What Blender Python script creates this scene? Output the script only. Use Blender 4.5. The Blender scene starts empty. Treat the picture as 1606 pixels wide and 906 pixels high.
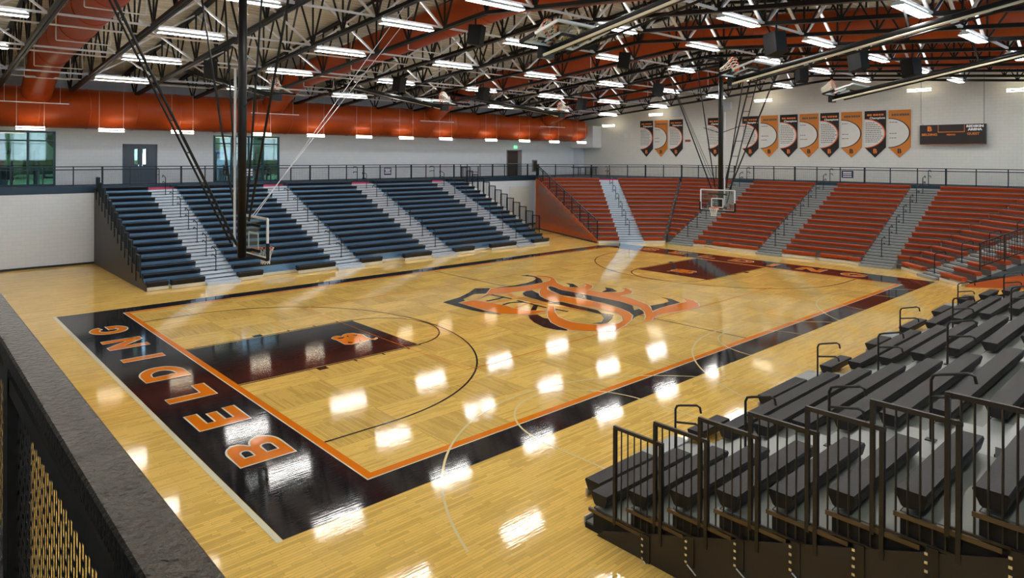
import bpy, math, random
from mathutils import Vector, Matrix
random.seed(7)
S = bpy.context.scene
COL = S.collection
PI = math.pi

# ---------------------------------------------------------------- camera
YAW, ROLL, FPX = 0.89712, 0.0040, 1035.421
cam_data = bpy.data.cameras.new('camera')
cam = bpy.data.objects.new('camera', cam_data); COL.objects.link(cam)
fw = Vector((math.cos(YAW), math.sin(YAW), 0)); rt0 = Vector((math.sin(YAW), -math.cos(YAW), 0)); up0 = Vector((0, 0, 1))
rt = rt0*math.cos(ROLL)+up0*math.sin(ROLL); up = -rt0*math.sin(ROLL)+up0*math.cos(ROLL)
m3 = Matrix((rt, up, -fw)).transposed()
cam.matrix_world = Matrix.Translation((-6.7520, -9.7858, 5.6845)) @ m3.to_4x4()
cam_data.sensor_fit = 'HORIZONTAL'; cam_data.sensor_width = 36
cam_data.lens = FPX/1606*36
cam_data.shift_x = 0.09197; cam_data.shift_y = -0.12949
cam_data.clip_start = 0.05; cam_data.clip_end = 400
S.camera = cam
S.view_settings.view_transform = 'Standard'; S.view_settings.look = 'None'
S.view_settings.exposure = 0.0; S.view_settings.gamma = 1.0
S.view_settings.use_curve_mapping = False

# ---------------------------------------------------------------- world
LAMP_E = 50.0
UP_E = 3.5
STRIP_E = 7.0
w = bpy.data.worlds.new('sky'); S.world = w; w.use_nodes = True
nt = w.node_tree; bg = nt.nodes['Background']
tc = nt.nodes.new('ShaderNodeTexCoord'); sx = nt.nodes.new('ShaderNodeSeparateXYZ'); rp = nt.nodes.new('ShaderNodeValToRGB')
nt.links.new(tc.outputs['Generated'], sx.inputs[0]); nt.links.new(sx.outputs[2], rp.inputs[0]); nt.links.new(rp.outputs[0], bg.inputs[0])
rp.color_ramp.elements[0].position = 0.0; rp.color_ramp.elements[0].color = (.75, .87, 1, 1)
rp.color_ramp.elements[1].position = .5; rp.color_ramp.elements[1].color = (.28, .52, 1, 1)
bg.inputs[1].default_value = 9.0

# ---------------------------------------------------------------- helpers
class MB:
    def __init__(s): s.v=[]; s.f=[]; s.mi=[]
    def add(s, vs, fs, m=0):
        b=len(s.v); s.v+= [tuple(v) for v in vs]; s.f+= [tuple(b+i for i in f) for f in fs]; s.mi+=[m]*len(fs); return s
    def box(s, a, b, m=0):
        x0,y0,z0=a; x1,y1,z1=b
        vs=[(x0,y0,z0),(x1,y0,z0),(x1,y1,z0),(x0,y1,z0),(x0,y0,z1),(x1,y0,z1),(x1,y1,z1),(x0,y1,z1)]
        return s.add(vs,[(0,3,2,1),(4,5,6,7),(0,1,5,4),(1,2,6,5),(2,3,7,6),(3,0,4,7)],m)
    def prism(s, poly, z0, z1, m=0):
        n=len(poly); a=sum(poly[i][0]*poly[(i+1)%n][1]-poly[(i+1)%n][0]*poly[i][1] for i in range(n))
        if a<0: poly=poly[::-1]
        f0=(lambda i:z0) if not callable(z0) else z0
        vs=[(p[0],p[1],z0) for p in poly]+[(p[0],p[1],z1) for p in poly]
        fs=[tuple(range(n))[::-1],tuple(range(n,2*n))]+[(i,(i+1)%n,(i+1)%n+n,i+n) for i in range(n)]
        return s.add(vs,fs,m)
    def beam(s, p0, p1, w, h, m=0, upv=(0,0,1)):
        p0=Vector(p0); p1=Vector(p1); d=(p1-p0).normalized(); u=Vector(upv)
        if abs(d.dot(u))>.98: u=Vector((1,0,0))
        a=d.cross(u).normalized()*w/2; b=a.cross(d).normalized()*h/2
        vs=[p0-a-b,p0+a-b,p0+a+b,p0-a+b,p1-a-b,p1+a-b,p1+a+b,p1-a+b]
        return s.add(vs,[(0,3,2,1),(4,5,6,7),(0,1,5,4),(1,2,6,5),(2,3,7,6),(3,0,4,7)],m)
    def tube(s, pts, r, n=8, m=0, cap=True):
        pts=[Vector(p) for p in pts]; rings=[]; prev=None
        for i,p in enumerate(pts):
            d=(pts[min(i+1,len(pts)-1)]-pts[max(i-1,0)]).normalized()
            if prev is None:
                u=Vector((0,0,1)) if abs(d.z)<.9 else Vector((1,0,0))
                a=d.cross(u).normalized()
            else: a=(prev-d*prev.dot(d)).normalized()
            prev=a; b=d.cross(a)
            rr=r[i] if isinstance(r,(list,tuple)) else r
            rings.append([p+a*rr*math.cos(2*PI*k/n)+b*rr*math.sin(2*PI*k/n) for k in range(n)])
        vs=[v for R in rings for v in R]; fs=[]
        for i in range(len(rings)-1):
            for k in range(n):
                k2=(k+1)%n; fs.append((i*n+k,i*n+k2,(i+1)*n+k2,(i+1)*n+k))
        if cap: fs+= [tuple(range(n))[::-1], tuple(range((len(rings)-1)*n,len(rings)*n))]
        return s.add(vs,fs,m)
    def profile(s, P0, P1, up_dir, prof, m=0):
        # prof: list of (u,v): u along up_dir (plan, horizontal), v vertical, swept P0 -> P1
        n=len(prof); U=Vector((up_dir[0],up_dir[1],0))
        A=[Vector(P0)+U*u+Vector((0,0,v)) for u,v in prof]; B=[Vector(P1)+U*u+Vector((0,0,v)) for u,v in prof]
        fs=[(i,(i+1)%n,(i+1)%n+n,i+n) for i in range(n)]+[tuple(range(n))[::-1],tuple(range(n,2*n))]
        return s.add(A+B,fs,m)
    def build(s, name, mats, parent=None, smooth=False, loc=None, nrm=False):
        me=bpy.data.meshes.new(name); me.from_pydata(s.v,[],s.f)
        if not isinstance(mats,(list,tuple)): mats=[mats]
        for mt in mats: me.materials.append(mt)
        if len(mats)>1:
            for p,i in zip(me.polygons,s.mi): p.material_index=i
        if nrm:
            import bmesh
            bm=bmesh.new(); bm.from_mesh(me); bmesh.ops.recalc_face_normals(bm,faces=bm.faces); bm.to_mesh(me); bm.free()
        if smooth: me.shade_smooth()
        me.update()
        o=bpy.data.objects.new(name,me); COL.objects.link(o)
        if parent: o.parent=parent
        if loc: o.location=loc
        return o

def tag(o,label,cat=None,group=None,kind=None):
    if label: o['label']=label
    if cat: o['category']=cat
    if group: o['group']=group
    if kind: o['kind']=kind
    return o
def thing(name,label,cat,loc=(0,0,0),rz=0,group=None):
    o=bpy.data.objects.new(name,None); COL.objects.link(o); o.location=loc; o.rotation_euler=(0,0,rz)
    o.empty_display_size=.1
    return tag(o,label,cat,group)
def struct(o,label=None): return tag(o,label,None,None,'structure')
def copy_tree(o,parent=None,label=None):
    c=o.copy(); COL.objects.link(c); c.parent=parent
    if label: c['label']=label
    for ch in list(o.children): copy_tree(ch,c)
    return c
ORD=['first','second','third','fourth','fifth','sixth','seventh','eighth','ninth','tenth','eleventh','twelfth','thirteenth','fourteenth','fifteenth','sixteenth','seventeenth','eighteenth','nineteenth','twentieth']

# ---------------------------------------------------------------- materials
def mat(name, col, rough=.5, metal=0, noise=0, nscale=5, bump=0, bscale=40, coat=0, spec=.5, stretch=(1,1,1)):
    m=bpy.data.materials.new(name); m.use_nodes=True; t=m.node_tree; b=t.nodes['Principled BSDF']
    b.inputs['Base Color'].default_value=(*col,1); b.inputs['Roughness'].default_value=rough
    b.inputs['Metallic'].default_value=metal; b.inputs['Coat Weight'].default_value=coat; b.inputs['Specular IOR Level'].default_value=spec
    tcn=t.nodes.new('ShaderNodeTexCoord'); mp=t.nodes.new('ShaderNodeMapping'); mp.inputs['Scale'].default_value=stretch
    t.links.new(tcn.outputs['Object'],mp.inputs[0])
    n=t.nodes.new('ShaderNodeTexNoise'); n.inputs['Scale'].default_value=nscale; n.inputs['Detail'].default_value=4
    t.links.new(mp.outputs[0],n.inputs['Vector'])
    mx=t.nodes.new('ShaderNodeMix'); mx.data_type='RGBA'
    k=max(noise,.04)
    mx.inputs[6].default_value=(*[c*(1-k) for c in col],1); mx.inputs[7].default_value=(*[min(1,c*(1+k)) for c in col],1)
    t.links.new(n.outputs[0],mx.inputs[0]); t.links.new(mx.outputs[2],b.inputs['Base Color'])
    if bump:
        n2=t.nodes.new('ShaderNodeTexNoise'); n2.inputs['Scale'].default_value=bscale; n2.inputs['Detail'].default_value=3
        t.links.new(mp.outputs[0],n2.inputs['Vector'])
        bp=t.nodes.new('ShaderNodeBump'); bp.inputs['Strength'].default_value=bump; bp.inputs['Distance'].default_value=.01
        t.links.new(n2.outputs[0],bp.inputs['Height']); t.links.new(bp.outputs[0],b.inputs['Normal'])
    return m
def emis(name,col,e):
    m=bpy.data.materials.new(name); m.use_nodes=True; b=m.node_tree.nodes['Principled BSDF']
    b.inputs['Base Color'].default_value=(.9,.9,.9,1); b.inputs['Emission Color'].default_value=(*col,1); b.inputs['Emission Strength'].default_value=e
    return m
def floor_bump(t,b,strength=.03):
    tcn=t.nodes.new('ShaderNodeTexCoord'); mp=t.nodes.new('ShaderNodeMapping'); mp.inputs['Scale'].default_value=(1.2,17,1)
    t.links.new(tcn.outputs['Object'],mp.inputs[0])
    n=t.nodes.new('ShaderNodeTexNoise'); n.inputs['Scale'].default_value=1.6; n.inputs['Detail'].default_value=2
    t.links.new(mp.outputs[0],n.inputs['Vector'])
    bp=t.nodes.new('ShaderNodeBump'); bp.inputs['Strength'].default_value=strength; bp.inputs['Distance'].default_value=.02
    t.links.new(n.outputs[0],bp.inputs['Height']); t.links.new(bp.outputs[0],b.inputs['Normal'])
def paint(name,col,rough=.06):
    m=bpy.data.materials.new(name); m.use_nodes=True; t=m.node_tree; b=t.nodes['Principled BSDF']
    b.inputs['Base Color'].default_value=(*col,1); b.inputs['Roughness'].default_value=rough
    b.inputs['Specular IOR Level'].default_value=.55
    floor_bump(t,b)
    return m
def wood():
    m=bpy.data.materials.new('maple_floor'); m.use_nodes=True; t=m.node_tree; b=t.nodes['Principled BSDF']; L=t.links.new; N=t.nodes.new
    tcn=N('ShaderNodeTexCoord'); sp=N('ShaderNodeSeparateXYZ'); L(tcn.outputs['Object'],sp.inputs[0])
    def brick(vec):
        k=N('ShaderNodeTexBrick'); L(vec,k.inputs['Vector'])
        k.inputs['Color1'].default_value=(.80,.52,.13,1); k.inputs['Color2'].default_value=(.52,.33,.07,1); k.inputs['Mortar'].default_value=(.40,.26,.08,1)
        k.inputs['Scale'].default_value=1; k.inputs['Mortar Size'].default_value=.0025; k.inputs['Bias'].default_value=-.35
        k.inputs['Brick Width'].default_value=.85; k.inputs['Row Height'].default_value=.058; k.offset=.37; k.offset_frequency=2; k.squash=.7; k.squash_frequency=3
        return k
    sw=N('ShaderNodeCombineXYZ'); L(sp.outputs[1],sw.inputs[0]); L(sp.outputs[0],sw.inputs[1])
    k1=brick(tcn.outputs['Object']); k2=brick(sw.outputs[0])
    def mth(op,a,bb):
        q=N('ShaderNodeMath'); q.operation=op
        for i,v in enumerate((a,bb)):
            if v is None: continue
            if isinstance(v,(int,float)): q.inputs[i].default_value=v
            else: L(v,q.inputs[i])
        return q.outputs[0]
    fx=mth('FLOOR',mth('DIVIDE',sp.outputs[0],1.83),None); fy=mth('FLOOR',mth('DIVIDE',sp.outputs[1],1.22),None)
    ck=mth('MODULO',mth('ADD',mth('ADD',fx,fy),200),2)
    ins=mth('MULTIPLY',mth('MULTIPLY',mth('GREATER_THAN',sp.outputs[0],0),mth('LESS_THAN',sp.outputs[0],28.65)),mth('MULTIPLY',mth('GREATER_THAN',sp.outputs[1],0),mth('LESS_THAN',sp.outputs[1],15.24)))
    sel=mth('MULTIPLY',ck,ins)
    mx=N('ShaderNodeMix'); mx.data_type='RGBA'; L(sel,mx.inputs[0]); L(k1.outputs[0],mx.inputs[6]); L(k2.outputs[0],mx.inputs[7])
    # fine grain
    mp=N('ShaderNodeMapping'); mp.inputs['Scale'].default_value=(3,45,1); L(tcn.outputs['Object'],mp.inputs[0])
    n=N('ShaderNodeTexNoise'); n.inputs['Scale'].default_value=1.5; n.inputs['Detail'].default_value=5; L(mp.outputs[0],n.inputs['Vector'])
    n3=N('ShaderNodeTexNoise'); n3.inputs['Scale'].default_value=.9; L(tcn.outputs['Object'],n3.inputs['Vector'])
    mr=N('ShaderNodeMapRange'); L(n.outputs[0],mr.inputs[0]); mr.inputs[3].default_value=.75; mr.inputs[4].default_value=1.22
    mr2=N('ShaderNodeMapRange'); L(n3.outputs[0],mr2.inputs[0]); mr2.inputs[3].default_value=.9; mr2.inputs[4].default_value=1.1
    val=mth('MULTIPLY',mth('MULTIPLY',mr.outputs[0],mr2.outputs[0]),mth('SUBTRACT',1.03,mth('MULTIPLY',sel,.14)))
    vm=N('ShaderNodeVectorMath'); vm.operation='SCALE'; L(mx.outputs[2],vm.inputs[0]); L(val,vm.inputs['Scale'])
    L(vm.outputs[0],b.inputs['Base Color'])
    b.inputs['Roughness'].default_value=.06; b.inputs['Specular IOR Level'].default_value=.5
    floor_bump(t,b)
    return m
def block_wall(name,c1,c2):
    m=bpy.data.materials.new(name); m.use_nodes=True; t=m.node_tree; b=t.nodes['Principled BSDF']; L=t.links.new; N=t.nodes.new
    tcn=N('ShaderNodeTexCoord'); sp=N('ShaderNodeSeparateXYZ'); L(tcn.outputs['Object'],sp.inputs[0])
    ad=N('ShaderNodeMath'); ad.operation='ADD'; L(sp.outputs[0],ad.inputs[0]); L(sp.outputs[1],ad.inputs[1])
    cb=N('ShaderNodeCombineXYZ'); L(ad.outputs[0],cb.inputs[0]); L(sp.outputs[2],cb.inputs[1])
    k=N('ShaderNodeTexBrick'); L(cb.outputs[0],k.inputs['Vector']); k.inputs['Scale'].default_value=1; k.inputs['Brick Width'].default_value=.4; k.inputs['Row Height'].default_value=.2; k.inputs['Mortar Size'].default_value=.006
    k.inputs['Color1'].default_value=(*c1,1); k.inputs['Color2'].default_value=(*[c*.97 for c in c1],1); k.inputs['Mortar'].default_value=(*c2,1)
    L(k.outputs[0],b.inputs['Base Color']); b.inputs['Roughness'].default_value=.55
    bp=N('ShaderNodeBump'); bp.inputs['Strength'].default_value=.15; bp.inputs['Distance'].default_value=.005; bp.invert=True; L(k.outputs['Fac'],bp.inputs['Height']); L(bp.outputs[0],b.inputs['Normal'])
    return m
def glass(name,tint=(.85,.95,.95),mixf=.12):
    m=bpy.data.materials.new(name); m.use_nodes=True; t=m.node_tree; t.nodes.remove(t.nodes['Principled BSDF']); out=t.nodes['Material Output']
    tr=t.nodes.new('ShaderNodeBsdfTransparent'); tr.inputs[0].default_value=(*tint,1)
    g=t.nodes.new('ShaderNodeBsdfGlossy'); g.inputs['Roughness'].default_value=.03
    mx=t.nodes.new('ShaderNodeMixShader'); mx.inputs[0].default_value=mixf
    t.links.new(tr.outputs[0],mx.inputs[1]); t.links.new(g.outputs[0],mx.inputs[2]); t.links.new(mx.outputs[0],out.inputs[0])
    return m

M={}
M['wood']=wood()
M['pblack']=paint('black_floor_paint',(.012,.010,.012)); M['porange']=paint('orange_floor_paint',(.70,.175,.005)); M['pcream']=paint('cream_floor_paint',(.70,.66,.48)); M['pwhite']=paint('white_floor_line',(.70,.58,.30))
M['wall']=block_wall('painted_block_wall',(.72,.71,.67),(.60,.60,.57))
M['wallw']=block_wall('white_block_wall',(.70,.75,.82),(.60,.65,.72))
M['fascia']=mat('dark_blue_steel',(.02,.045,.075),.35,.3)
M['blacksteel']=mat('black_painted_steel',(.008,.0075,.0075),.42,0,.15,8,0,40,0,.3)
M['white']=mat('white_enamel',(.75,.76,.78),.4); M['brace']=mat('pale_galvanised_steel',(.78,.79,.86),.4,.15)
M['deck']=mat('metal_roof_deck',(.50,.47,.38),.45,.2,.06,1)
M['duct']=mat('orange_duct_paint',(.34,.048,.006),.42,0,.05,2,0,40,0,.3)
M['seatb']=mat('black_bench_plastic',(.010,.012,.018),.40,0,.1,6,.25,90,0,.35); M['seato']=mat('orange_bench_plastic',(.37,.050,.009),.45,0,.08,6,.25,90,0,.35)
M['seatn']=mat('charcoal_bench_plastic',(.017,.0155,.016),.5,0,.1,6,.3,90,0,.3)
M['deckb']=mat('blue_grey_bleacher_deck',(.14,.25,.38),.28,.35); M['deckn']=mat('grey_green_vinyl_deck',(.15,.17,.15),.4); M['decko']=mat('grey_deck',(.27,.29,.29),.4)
M['alu']=mat('brushed_aluminium_step',(.62,.66,.72),.30,.55,.08,3,.1,60,stretch=(1,6,1)); M['stepn']=mat('worn_grey_step',(.30,.32,.31),.35,.3); M['riser']=mat('dark_grey_riser',(.10,.085,.08),.5); M['kick']=mat('maple_kickboard',(.72,.66,.52),.4)
M['skirt']=mat('dark_bronze_panel',(.022,.018,.017),.45,0,.1,2,.05,20); M['bronze']=mat('bronze_edge_highlight',(.12,.095,.07),.35,.8); M['void']=mat('black_void_shade',(.006,.006,.006),.8)  # edge highlight put into the bronze, darkness of open gaps into the void black
M['rail']=mat('dark_bronze_rail',(.020,.016,.013),.38,.2,.1,9); M['railb']=mat('blue_black_rail',(.008,.017,.026),.35,.3)
M['cap']=mat('hammered_bronze_paint',(.034,.027,.019),.36,.85,.3,30,.8,60)
M['orangep']=mat('orange_end_panel',(.55,.10,.012),.45,0,.05,2)
M['base']=mat('black_rubber_base',(.01,.01,.01),.5); M['carpet']=mat('dark_carpet',(.05,.055,.06),.9,0,.3,60)
M['frame']=mat('teal_black_window_frame',(.012,.04,.05),.35,.3); M['glass']=glass('window_glass')
M['tglass']=glass('tinted_window_glass',(.42,.46,.44),.10)
M['bglass']=glass('backboard_glass',(.86,.93,.92),.10)
M['doorb']=mat('slate_blue_door',(.05,.065,.10),.4); M['doork']=mat('dark_brown_door',(.028,.018,.015),.4)
M['lamp']=emis('lamp_diffuser',(1,.97,.92),LAMP_E); M['uplamp']=emis('lamp_upper_lens',(1,.93,.78),UP_E); M['strip']=emis('strip_lamp_tube',(1,.90,.72),STRIP_E)
M['stripup']=emis('strip_lamp_upper_tube',(1,.86,.6),26.0)
M['rim']=mat('orange_rim',(.80,.12,.02),.35); M['net']=mat('white_net_cord',(.75,.72,.66),.8); M['pad']=mat('black_edge_pad',(.008,.008,.009),.7,spec=.25)
M['spk']=mat('black_speaker_grille',(.010,.010,.011),.75,0,.3,120,spec=.2); M['chrome']=mat('bright_steel',(.75,.77,.80),.25,.9)
M['bblack']=mat('black_banner_cloth',(.018,.014,.014),.8); M['borange']=mat('orange_banner_cloth',(.60,.20,.03),.8); M['bwhite']=mat('white_banner_print',(.72,.71,.68),.8,0,.06,4)
M['ink']=mat('grey_ink',(.10,.10,.10),.8); M['torange']=mat('orange_lettering',(.85,.22,.03),.6); M['twhite']=mat('white_lettering',(.88,.88,.86),.6)
M['board']=mat('black_scoreboard',(.014,.010,.010),.45); M['exit']=emis('green_exit_face',(.1,.9,.35),1.6); M['red']=mat('crimson_threshold_strip',(.45,.02,.07),.5)
M['grass']=mat('lawn_grass',(.16,.28,.07),.9,0,.35,3); M['leaf']=mat('tree_foliage',(.12,.20,.06),.8,0,.5,4); M['bark']=mat('bark',(.09,.06,.04),.9,0,.3,10)
M['hwhite']=mat('white_siding',(.75,.76,.76),.6); M['roofg']=mat('grey_shingle',(.12,.12,.13),.8); M['post']=mat('rust_red_post',(.32,.08,.05),.5); M['signb']=mat('navy_sign',(.02,.025,.09),.5); M['steelbox']=mat('grey_steel_cabinet',(.25,.25,.27),.4,.6)

def text(body,size,parent,m,origin,xdir,updir,name='lettering',ext=.004,off=.0,align='CENTER',sx=1.0,label=None):
    cu=bpy.data.curves.new('t','FONT'); cu.body=body; cu.size=size; cu.extrude=ext; cu.align_x=align; cu.align_y='CENTER'; cu.offset=off; cu.resolution_u=3
    o=bpy.data.objects.new('t',cu); COL.objects.link(o)
    dg=bpy.context.evaluated_depsgraph_get(); me=bpy.data.meshes.new_from_object(o.evaluated_get(dg)); me.materials.clear(); me.materials.append(m)
    bpy.data.objects.remove(o)
    X_=Vector(xdir).normalized(); Y_=Vector(updir).normalized(); Z_=X_.cross(Y_)
    me.transform(Matrix((X_*sx,Y_,Z_)).transposed().to_4x4()); me.name=name
    r=bpy.data.objects.new(name,me); COL.objects.link(r); r.location=origin; r.parent=parent
    if label: r['label']=label
    return r

# traced emblem outlines, floor metres
orange = (((11.58,9.29),(12.52,9.75),(13.4,10.42),(14.03,10.26),(14.78,10.02),(15.46,9.94),(16.18,9.97),(16.91,10.13),(17.25,10.36),(17.36,10.74),(17.14,11.29),(17.46,11.31),(17.71,10.99),(17.66,10.56),(17.29,10.09),(16.75,9.53),(16.49,9.05),(16.32,8.77),(16.41,8.45),(16.67,8.31),(17.02,8.24),(17.36,8.42),(17.46,8.74),(17.7,8.6),(17.43,8.1),(16.98,7.82),(16.5,7.7),(16.61,7.08),(16.98,6.66),(17.46,6.6),(17.84,6.79),(18.03,7.14),(18.18,6.9),(17.8,6.34),(17.33,6.11),(16.58,6.13),(16.6,5.67),(16.28,4.97),(16.05,4.54),(15.6,4.12),(15.08,3.75),(15.86,3.92),(16.68,3.96),(17.36,3.94),(17.76,3.93),(18.1,4.24),(18.15,4.55),(18.29,4.27),(18.15,3.84),(17.78,3.42),(17.41,3.2),(16.77,3.13),(15.92,3.23),(15.2,3.34),(14.76,3.33),(14.27,3.21),(13.93,3.06),(13.84,3.29),(14.29,3.53),(14.87,3.95),(15.32,4.43),(15.51,4.87),(15.69,5.52),(15.7,6.25),(15.68,7.04),(15.68,7.96),(15.62,8.4),(15.86,8.93),(15.95,9.23),(15.7,9.2),(15.25,8.85),(14.96,8.18),(14.72,7.67),(14.74,6.99),(14.84,6.18),(14.85,5.47),(14.68,4.83),(14.42,4.3),(14.05,3.88),(13.43,3.53),(12.6,3.23),(11.8,3.04),(11.28,3.3),(10.91,3.63),(10.66,3.99),(10.67,4.11),(10.74,4.51),(10.96,5.04),(11.47,5.63),(12.11,6.19),(12.78,6.65),(12.93,6.53),(12.25,5.93),(11.79,5.38),(11.62,4.87),(11.6,4.62),(11.8,4.12),(12.19,3.73),(12.67,3.56),(13.12,3.69),(13.6,4.06),(13.86,4.46),(13.97,5.01),(13.99,5.55),(13.87,6.32),(13.84,6.95),(13.6,7.05),(13.69,7.61),(14.03,8.2),(14.61,8.76),(15.17,9.13),(14.54,9.12),(13.79,9.29),(13.26,9.29),(12.84,9.57),(12.42,9.6)),((10.5,9.25),(11.27,9.24),(11.4,8.92),(11.54,8.28),(11.61,7.71),(11.54,7.36),(11.63,6.72),(12.33,6.26),(12.07,6.19),(11.44,6.17),(10.89,6.52),(10.51,6.94),(10.45,7.6),(10.44,8.45)))
black = (((10.06,9.68),(11.22,9.98),(12.17,10.43),(12.93,10.89),(13.47,10.52),(12.54,9.84),(12.11,10.07),(11.07,9.62),(10.98,9.39),(10.49,9.26),(10.42,8.43),(10.36,7.51),(10.48,6.91),(10.23,7.18),(10.05,7.94),(10.05,8.91)),((16.82,11.85),(17.17,11.72),(17.19,11.23),(16.9,10.63),(16.24,9.93),(15.45,9.93),(14.76,10.01),(14.01,10.24),(13.68,10.44),(14.83,10.31),(15.67,10.36),(16.33,10.57),(16.81,10.83),(17.02,11.18)),((13.82,8.96),(14.23,9.15),(14.57,9.1),(14.28,8.5),(13.92,8.1),(13.66,7.58),(13.57,7.03),(13.77,6.9),(13.76,6.01),(13.75,5.17),(13.5,4.83),(13.64,4.4),(13.12,4.1),(12.58,3.87),(12.17,3.87),(11.95,4.12),(12.38,4.02),(12.89,4.27),(13.32,4.7),(13.36,5.29),(13.3,6.08),(13.37,6.57),(13.32,6.82),(13.3,7.28),(13.4,8.11),(13.52,8.6)),((15.7,9.2),(15.95,9.23),(15.86,8.93),(15.62,8.4),(15.68,7.96),(15.68,7.04),(15.7,6.25),(15.69,5.52),(15.46,4.84),(14.83,4.34),(15.16,4.37),(15.01,4.11),(14.68,3.83),(14.28,3.79),(13.85,3.7),(13.43,3.53),(14.05,3.88),(14.42,4.3),(14.78,5.1),(14.99,5.86),(14.96,6.93),(14.83,7.76),(15.21,8.61)),((11.15,6.24),(11.46,6.08),(11.26,5.65),(11.3,5.47),(10.96,5.04),(10.74,4.51),(10.67,4.11),(10.54,4.03),(10.33,4.34),(10.29,4.82),(10.5,5.39),(10.79,5.86)),((11.77,6.69),(12.56,7.24),(12.59,7.05),(11.91,6.55)),((16.97,9.24),(17.15,8.98),(16.75,8.37),(16.43,8.61),(16.78,8.86)),((17.59,7.6),(17.67,7.29),(17.26,6.75),(16.61,7.08),(17.22,7.26)),((17.7,4.98),(17.74,4.58),(17.36,3.9),(16.72,3.99),(15.9,3.95),(15.34,3.91),(15.99,4.39),(16.75,4.31),(17.21,4.35),(17.54,4.63)))
thinb = (((12.57,9.52),(12.66,8.5)),((11.57,8.79),(12.26,8.81),(12.68,8.95)),((12.61,8.13),(12.56,6.61)),((11.54,7.94),(12.08,8.04),(12.61,7.81)),((12.64,6.26),(12.69,5.72),(12.75,5.77)))
thino = (((11.58,9.29),(12.44,9.62),(13.29,9.27),(13.14,8.69),(13.2,7.72),(13.28,6.91)),((11.43,8.51),(12.35,8.37),(12.84,8.45)),((11.54,7.28),(12.47,7.48),(12.87,7.43)),((13.09,9.12),(12.92,8.48),(12.93,6.7),(13.11,6.06),(13.17,5.35)))
lg = ((3.99,7.95),(4.14,8.07),(4.28,8.09),(4.38,7.96),(4.5,8.08),(4.67,8.13),(4.85,8.08),(4.91,7.92),(5.01,7.71),(4.95,7.52),(4.92,7.33),(4.93,7.15),(5.04,7.11),(5.17,7.19),(5.13,7.07),(4.96,7.0),(4.85,7.13),(4.72,7.03),(4.52,6.99),(4.3,7.06),(4.14,6.99),(3.97,7.12),(3.98,7.31),(4.01,7.63),(3.98,7.81))
hl = (((4.15,7.85),(4.27,7.86),(4.39,7.79),(4.25,7.72),(4.13,7.79)),((4.52,7.9),(4.56,7.87),(4.52,7.77),(4.47,7.81)),((4.76,7.9),(4.86,7.8),(4.8,7.74),(4.73,7.82)),((4.17,7.29),(4.29,7.17),(4.21,7.13),(4.12,7.18)),((4.63,7.4),(4.67,7.37),(4.61,7.31)),((4.54,7.22),(4.59,7.18),(4.54,7.13),(4.51,7.16)))

# ================================================================ structure
XW, YW, YR, XB = 45.9, 31.0, -16.0, -10.8      # far wall, window wall, camera-side wall, wall behind the camera
ZC=4.0; RY=7.62
def zb(y): return 10.968-.093*abs(y-RY)
def zt(y): return 13.72-.148*abs(y-RY)
floor=struct(MB().box((-6.7,-13,-.2),(XW,YW,0)).build('floor',M['wood']),'glossy maple sports floor with black and orange court markings')

def wall_holes(name,axis,c,thick,a0,a1,z0,z1,holes,m,top=None,label=None):
    # wall in plane axis=c, along the other plan axis, holes=(b0,b1,zz0,zz1)
    mb=MB(); xs=sorted(set([a0,a1]+[h[0] for h in holes]+[h[1] for h in holes]+([RY] if top and a0<RY<a1 else [])))
    zs=sorted(set([z0]+[h[2] for h in holes]+[h[3] for h in holes]+([z1] if not top else [])))
    c0,c1=(c,c+thick) if thick>0 else (c+thick,c)
    for i in range(len(xs)-1):
        col=zs+([None] if top else [])
        for j in range(len(col)-1):
            xa,xb_=xs[i],xs[i+1]; za=col[j]; zq=col[j+1]
            if zq is not None and any(h[0]<=xa and xb_<=h[1] and h[2]<=za and zq<=h[3] for h in holes): continue
            if zq is None: ta,tb=top(xa),top(xb_)
            else: ta=tb=zq
            if axis=='y': vs=[(xa,c0,za),(xb_,c0,za),(xb_,c1,za),(xa,c1,za),(xa,c0,ta),(xb_,c0,tb),(xb_,c1,tb),(xa,c1,ta)]
            else: vs=[(c0,xa,za),(c0,xb_,za),(c1,xb_,za),(c1,xa,za),(c0,xa,ta),(c0,xb_,tb),(c1,xb_,tb),(c1,xa,ta)]
            mb.add(vs,[(0,3,2,1),(4,5,6,7),(0,1,5,4),(1,2,6,5),(2,3,7,6),(3,0,4,7)])
    o=mb.build(name,m,nrm=True); return struct(o,label)
WIN=[(-8.5,.32,ZC,6.95),(9.23,13.78,ZC,6.98)]
wall_holes('wall_left','y',YW,.3,XB,XW,ZC,zt(YW)+.25,WIN+[(3.8,5.76,ZC,6.34),(35.85,37.8,ZC,6.28)],M['wallw'],label='white block wall with windows above the upper walkway')
wall_holes('wall_far','x',XW,.3,YR,YW,0,0,[],M['wall'],top=lambda y:zt(y)+.2,label='cream block end wall carrying the banners')
wall_holes('wall_back','x',XB,-.3,YR,YW,0,0,[],M['wall'],top=lambda y:zt(y)+.2,label='cream block wall behind the camera')
RW=[(x,x+5.0,5.0,9.0) for x in (-4,2.5,9,15.5,22,28.5,35)]
wall_holes('wall_right','y',YR,-.3,XB,XW,ZC,zt(YR)+.2,RW,M['wall'],label='cream block wall with tall windows over the near bleachers')
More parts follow.
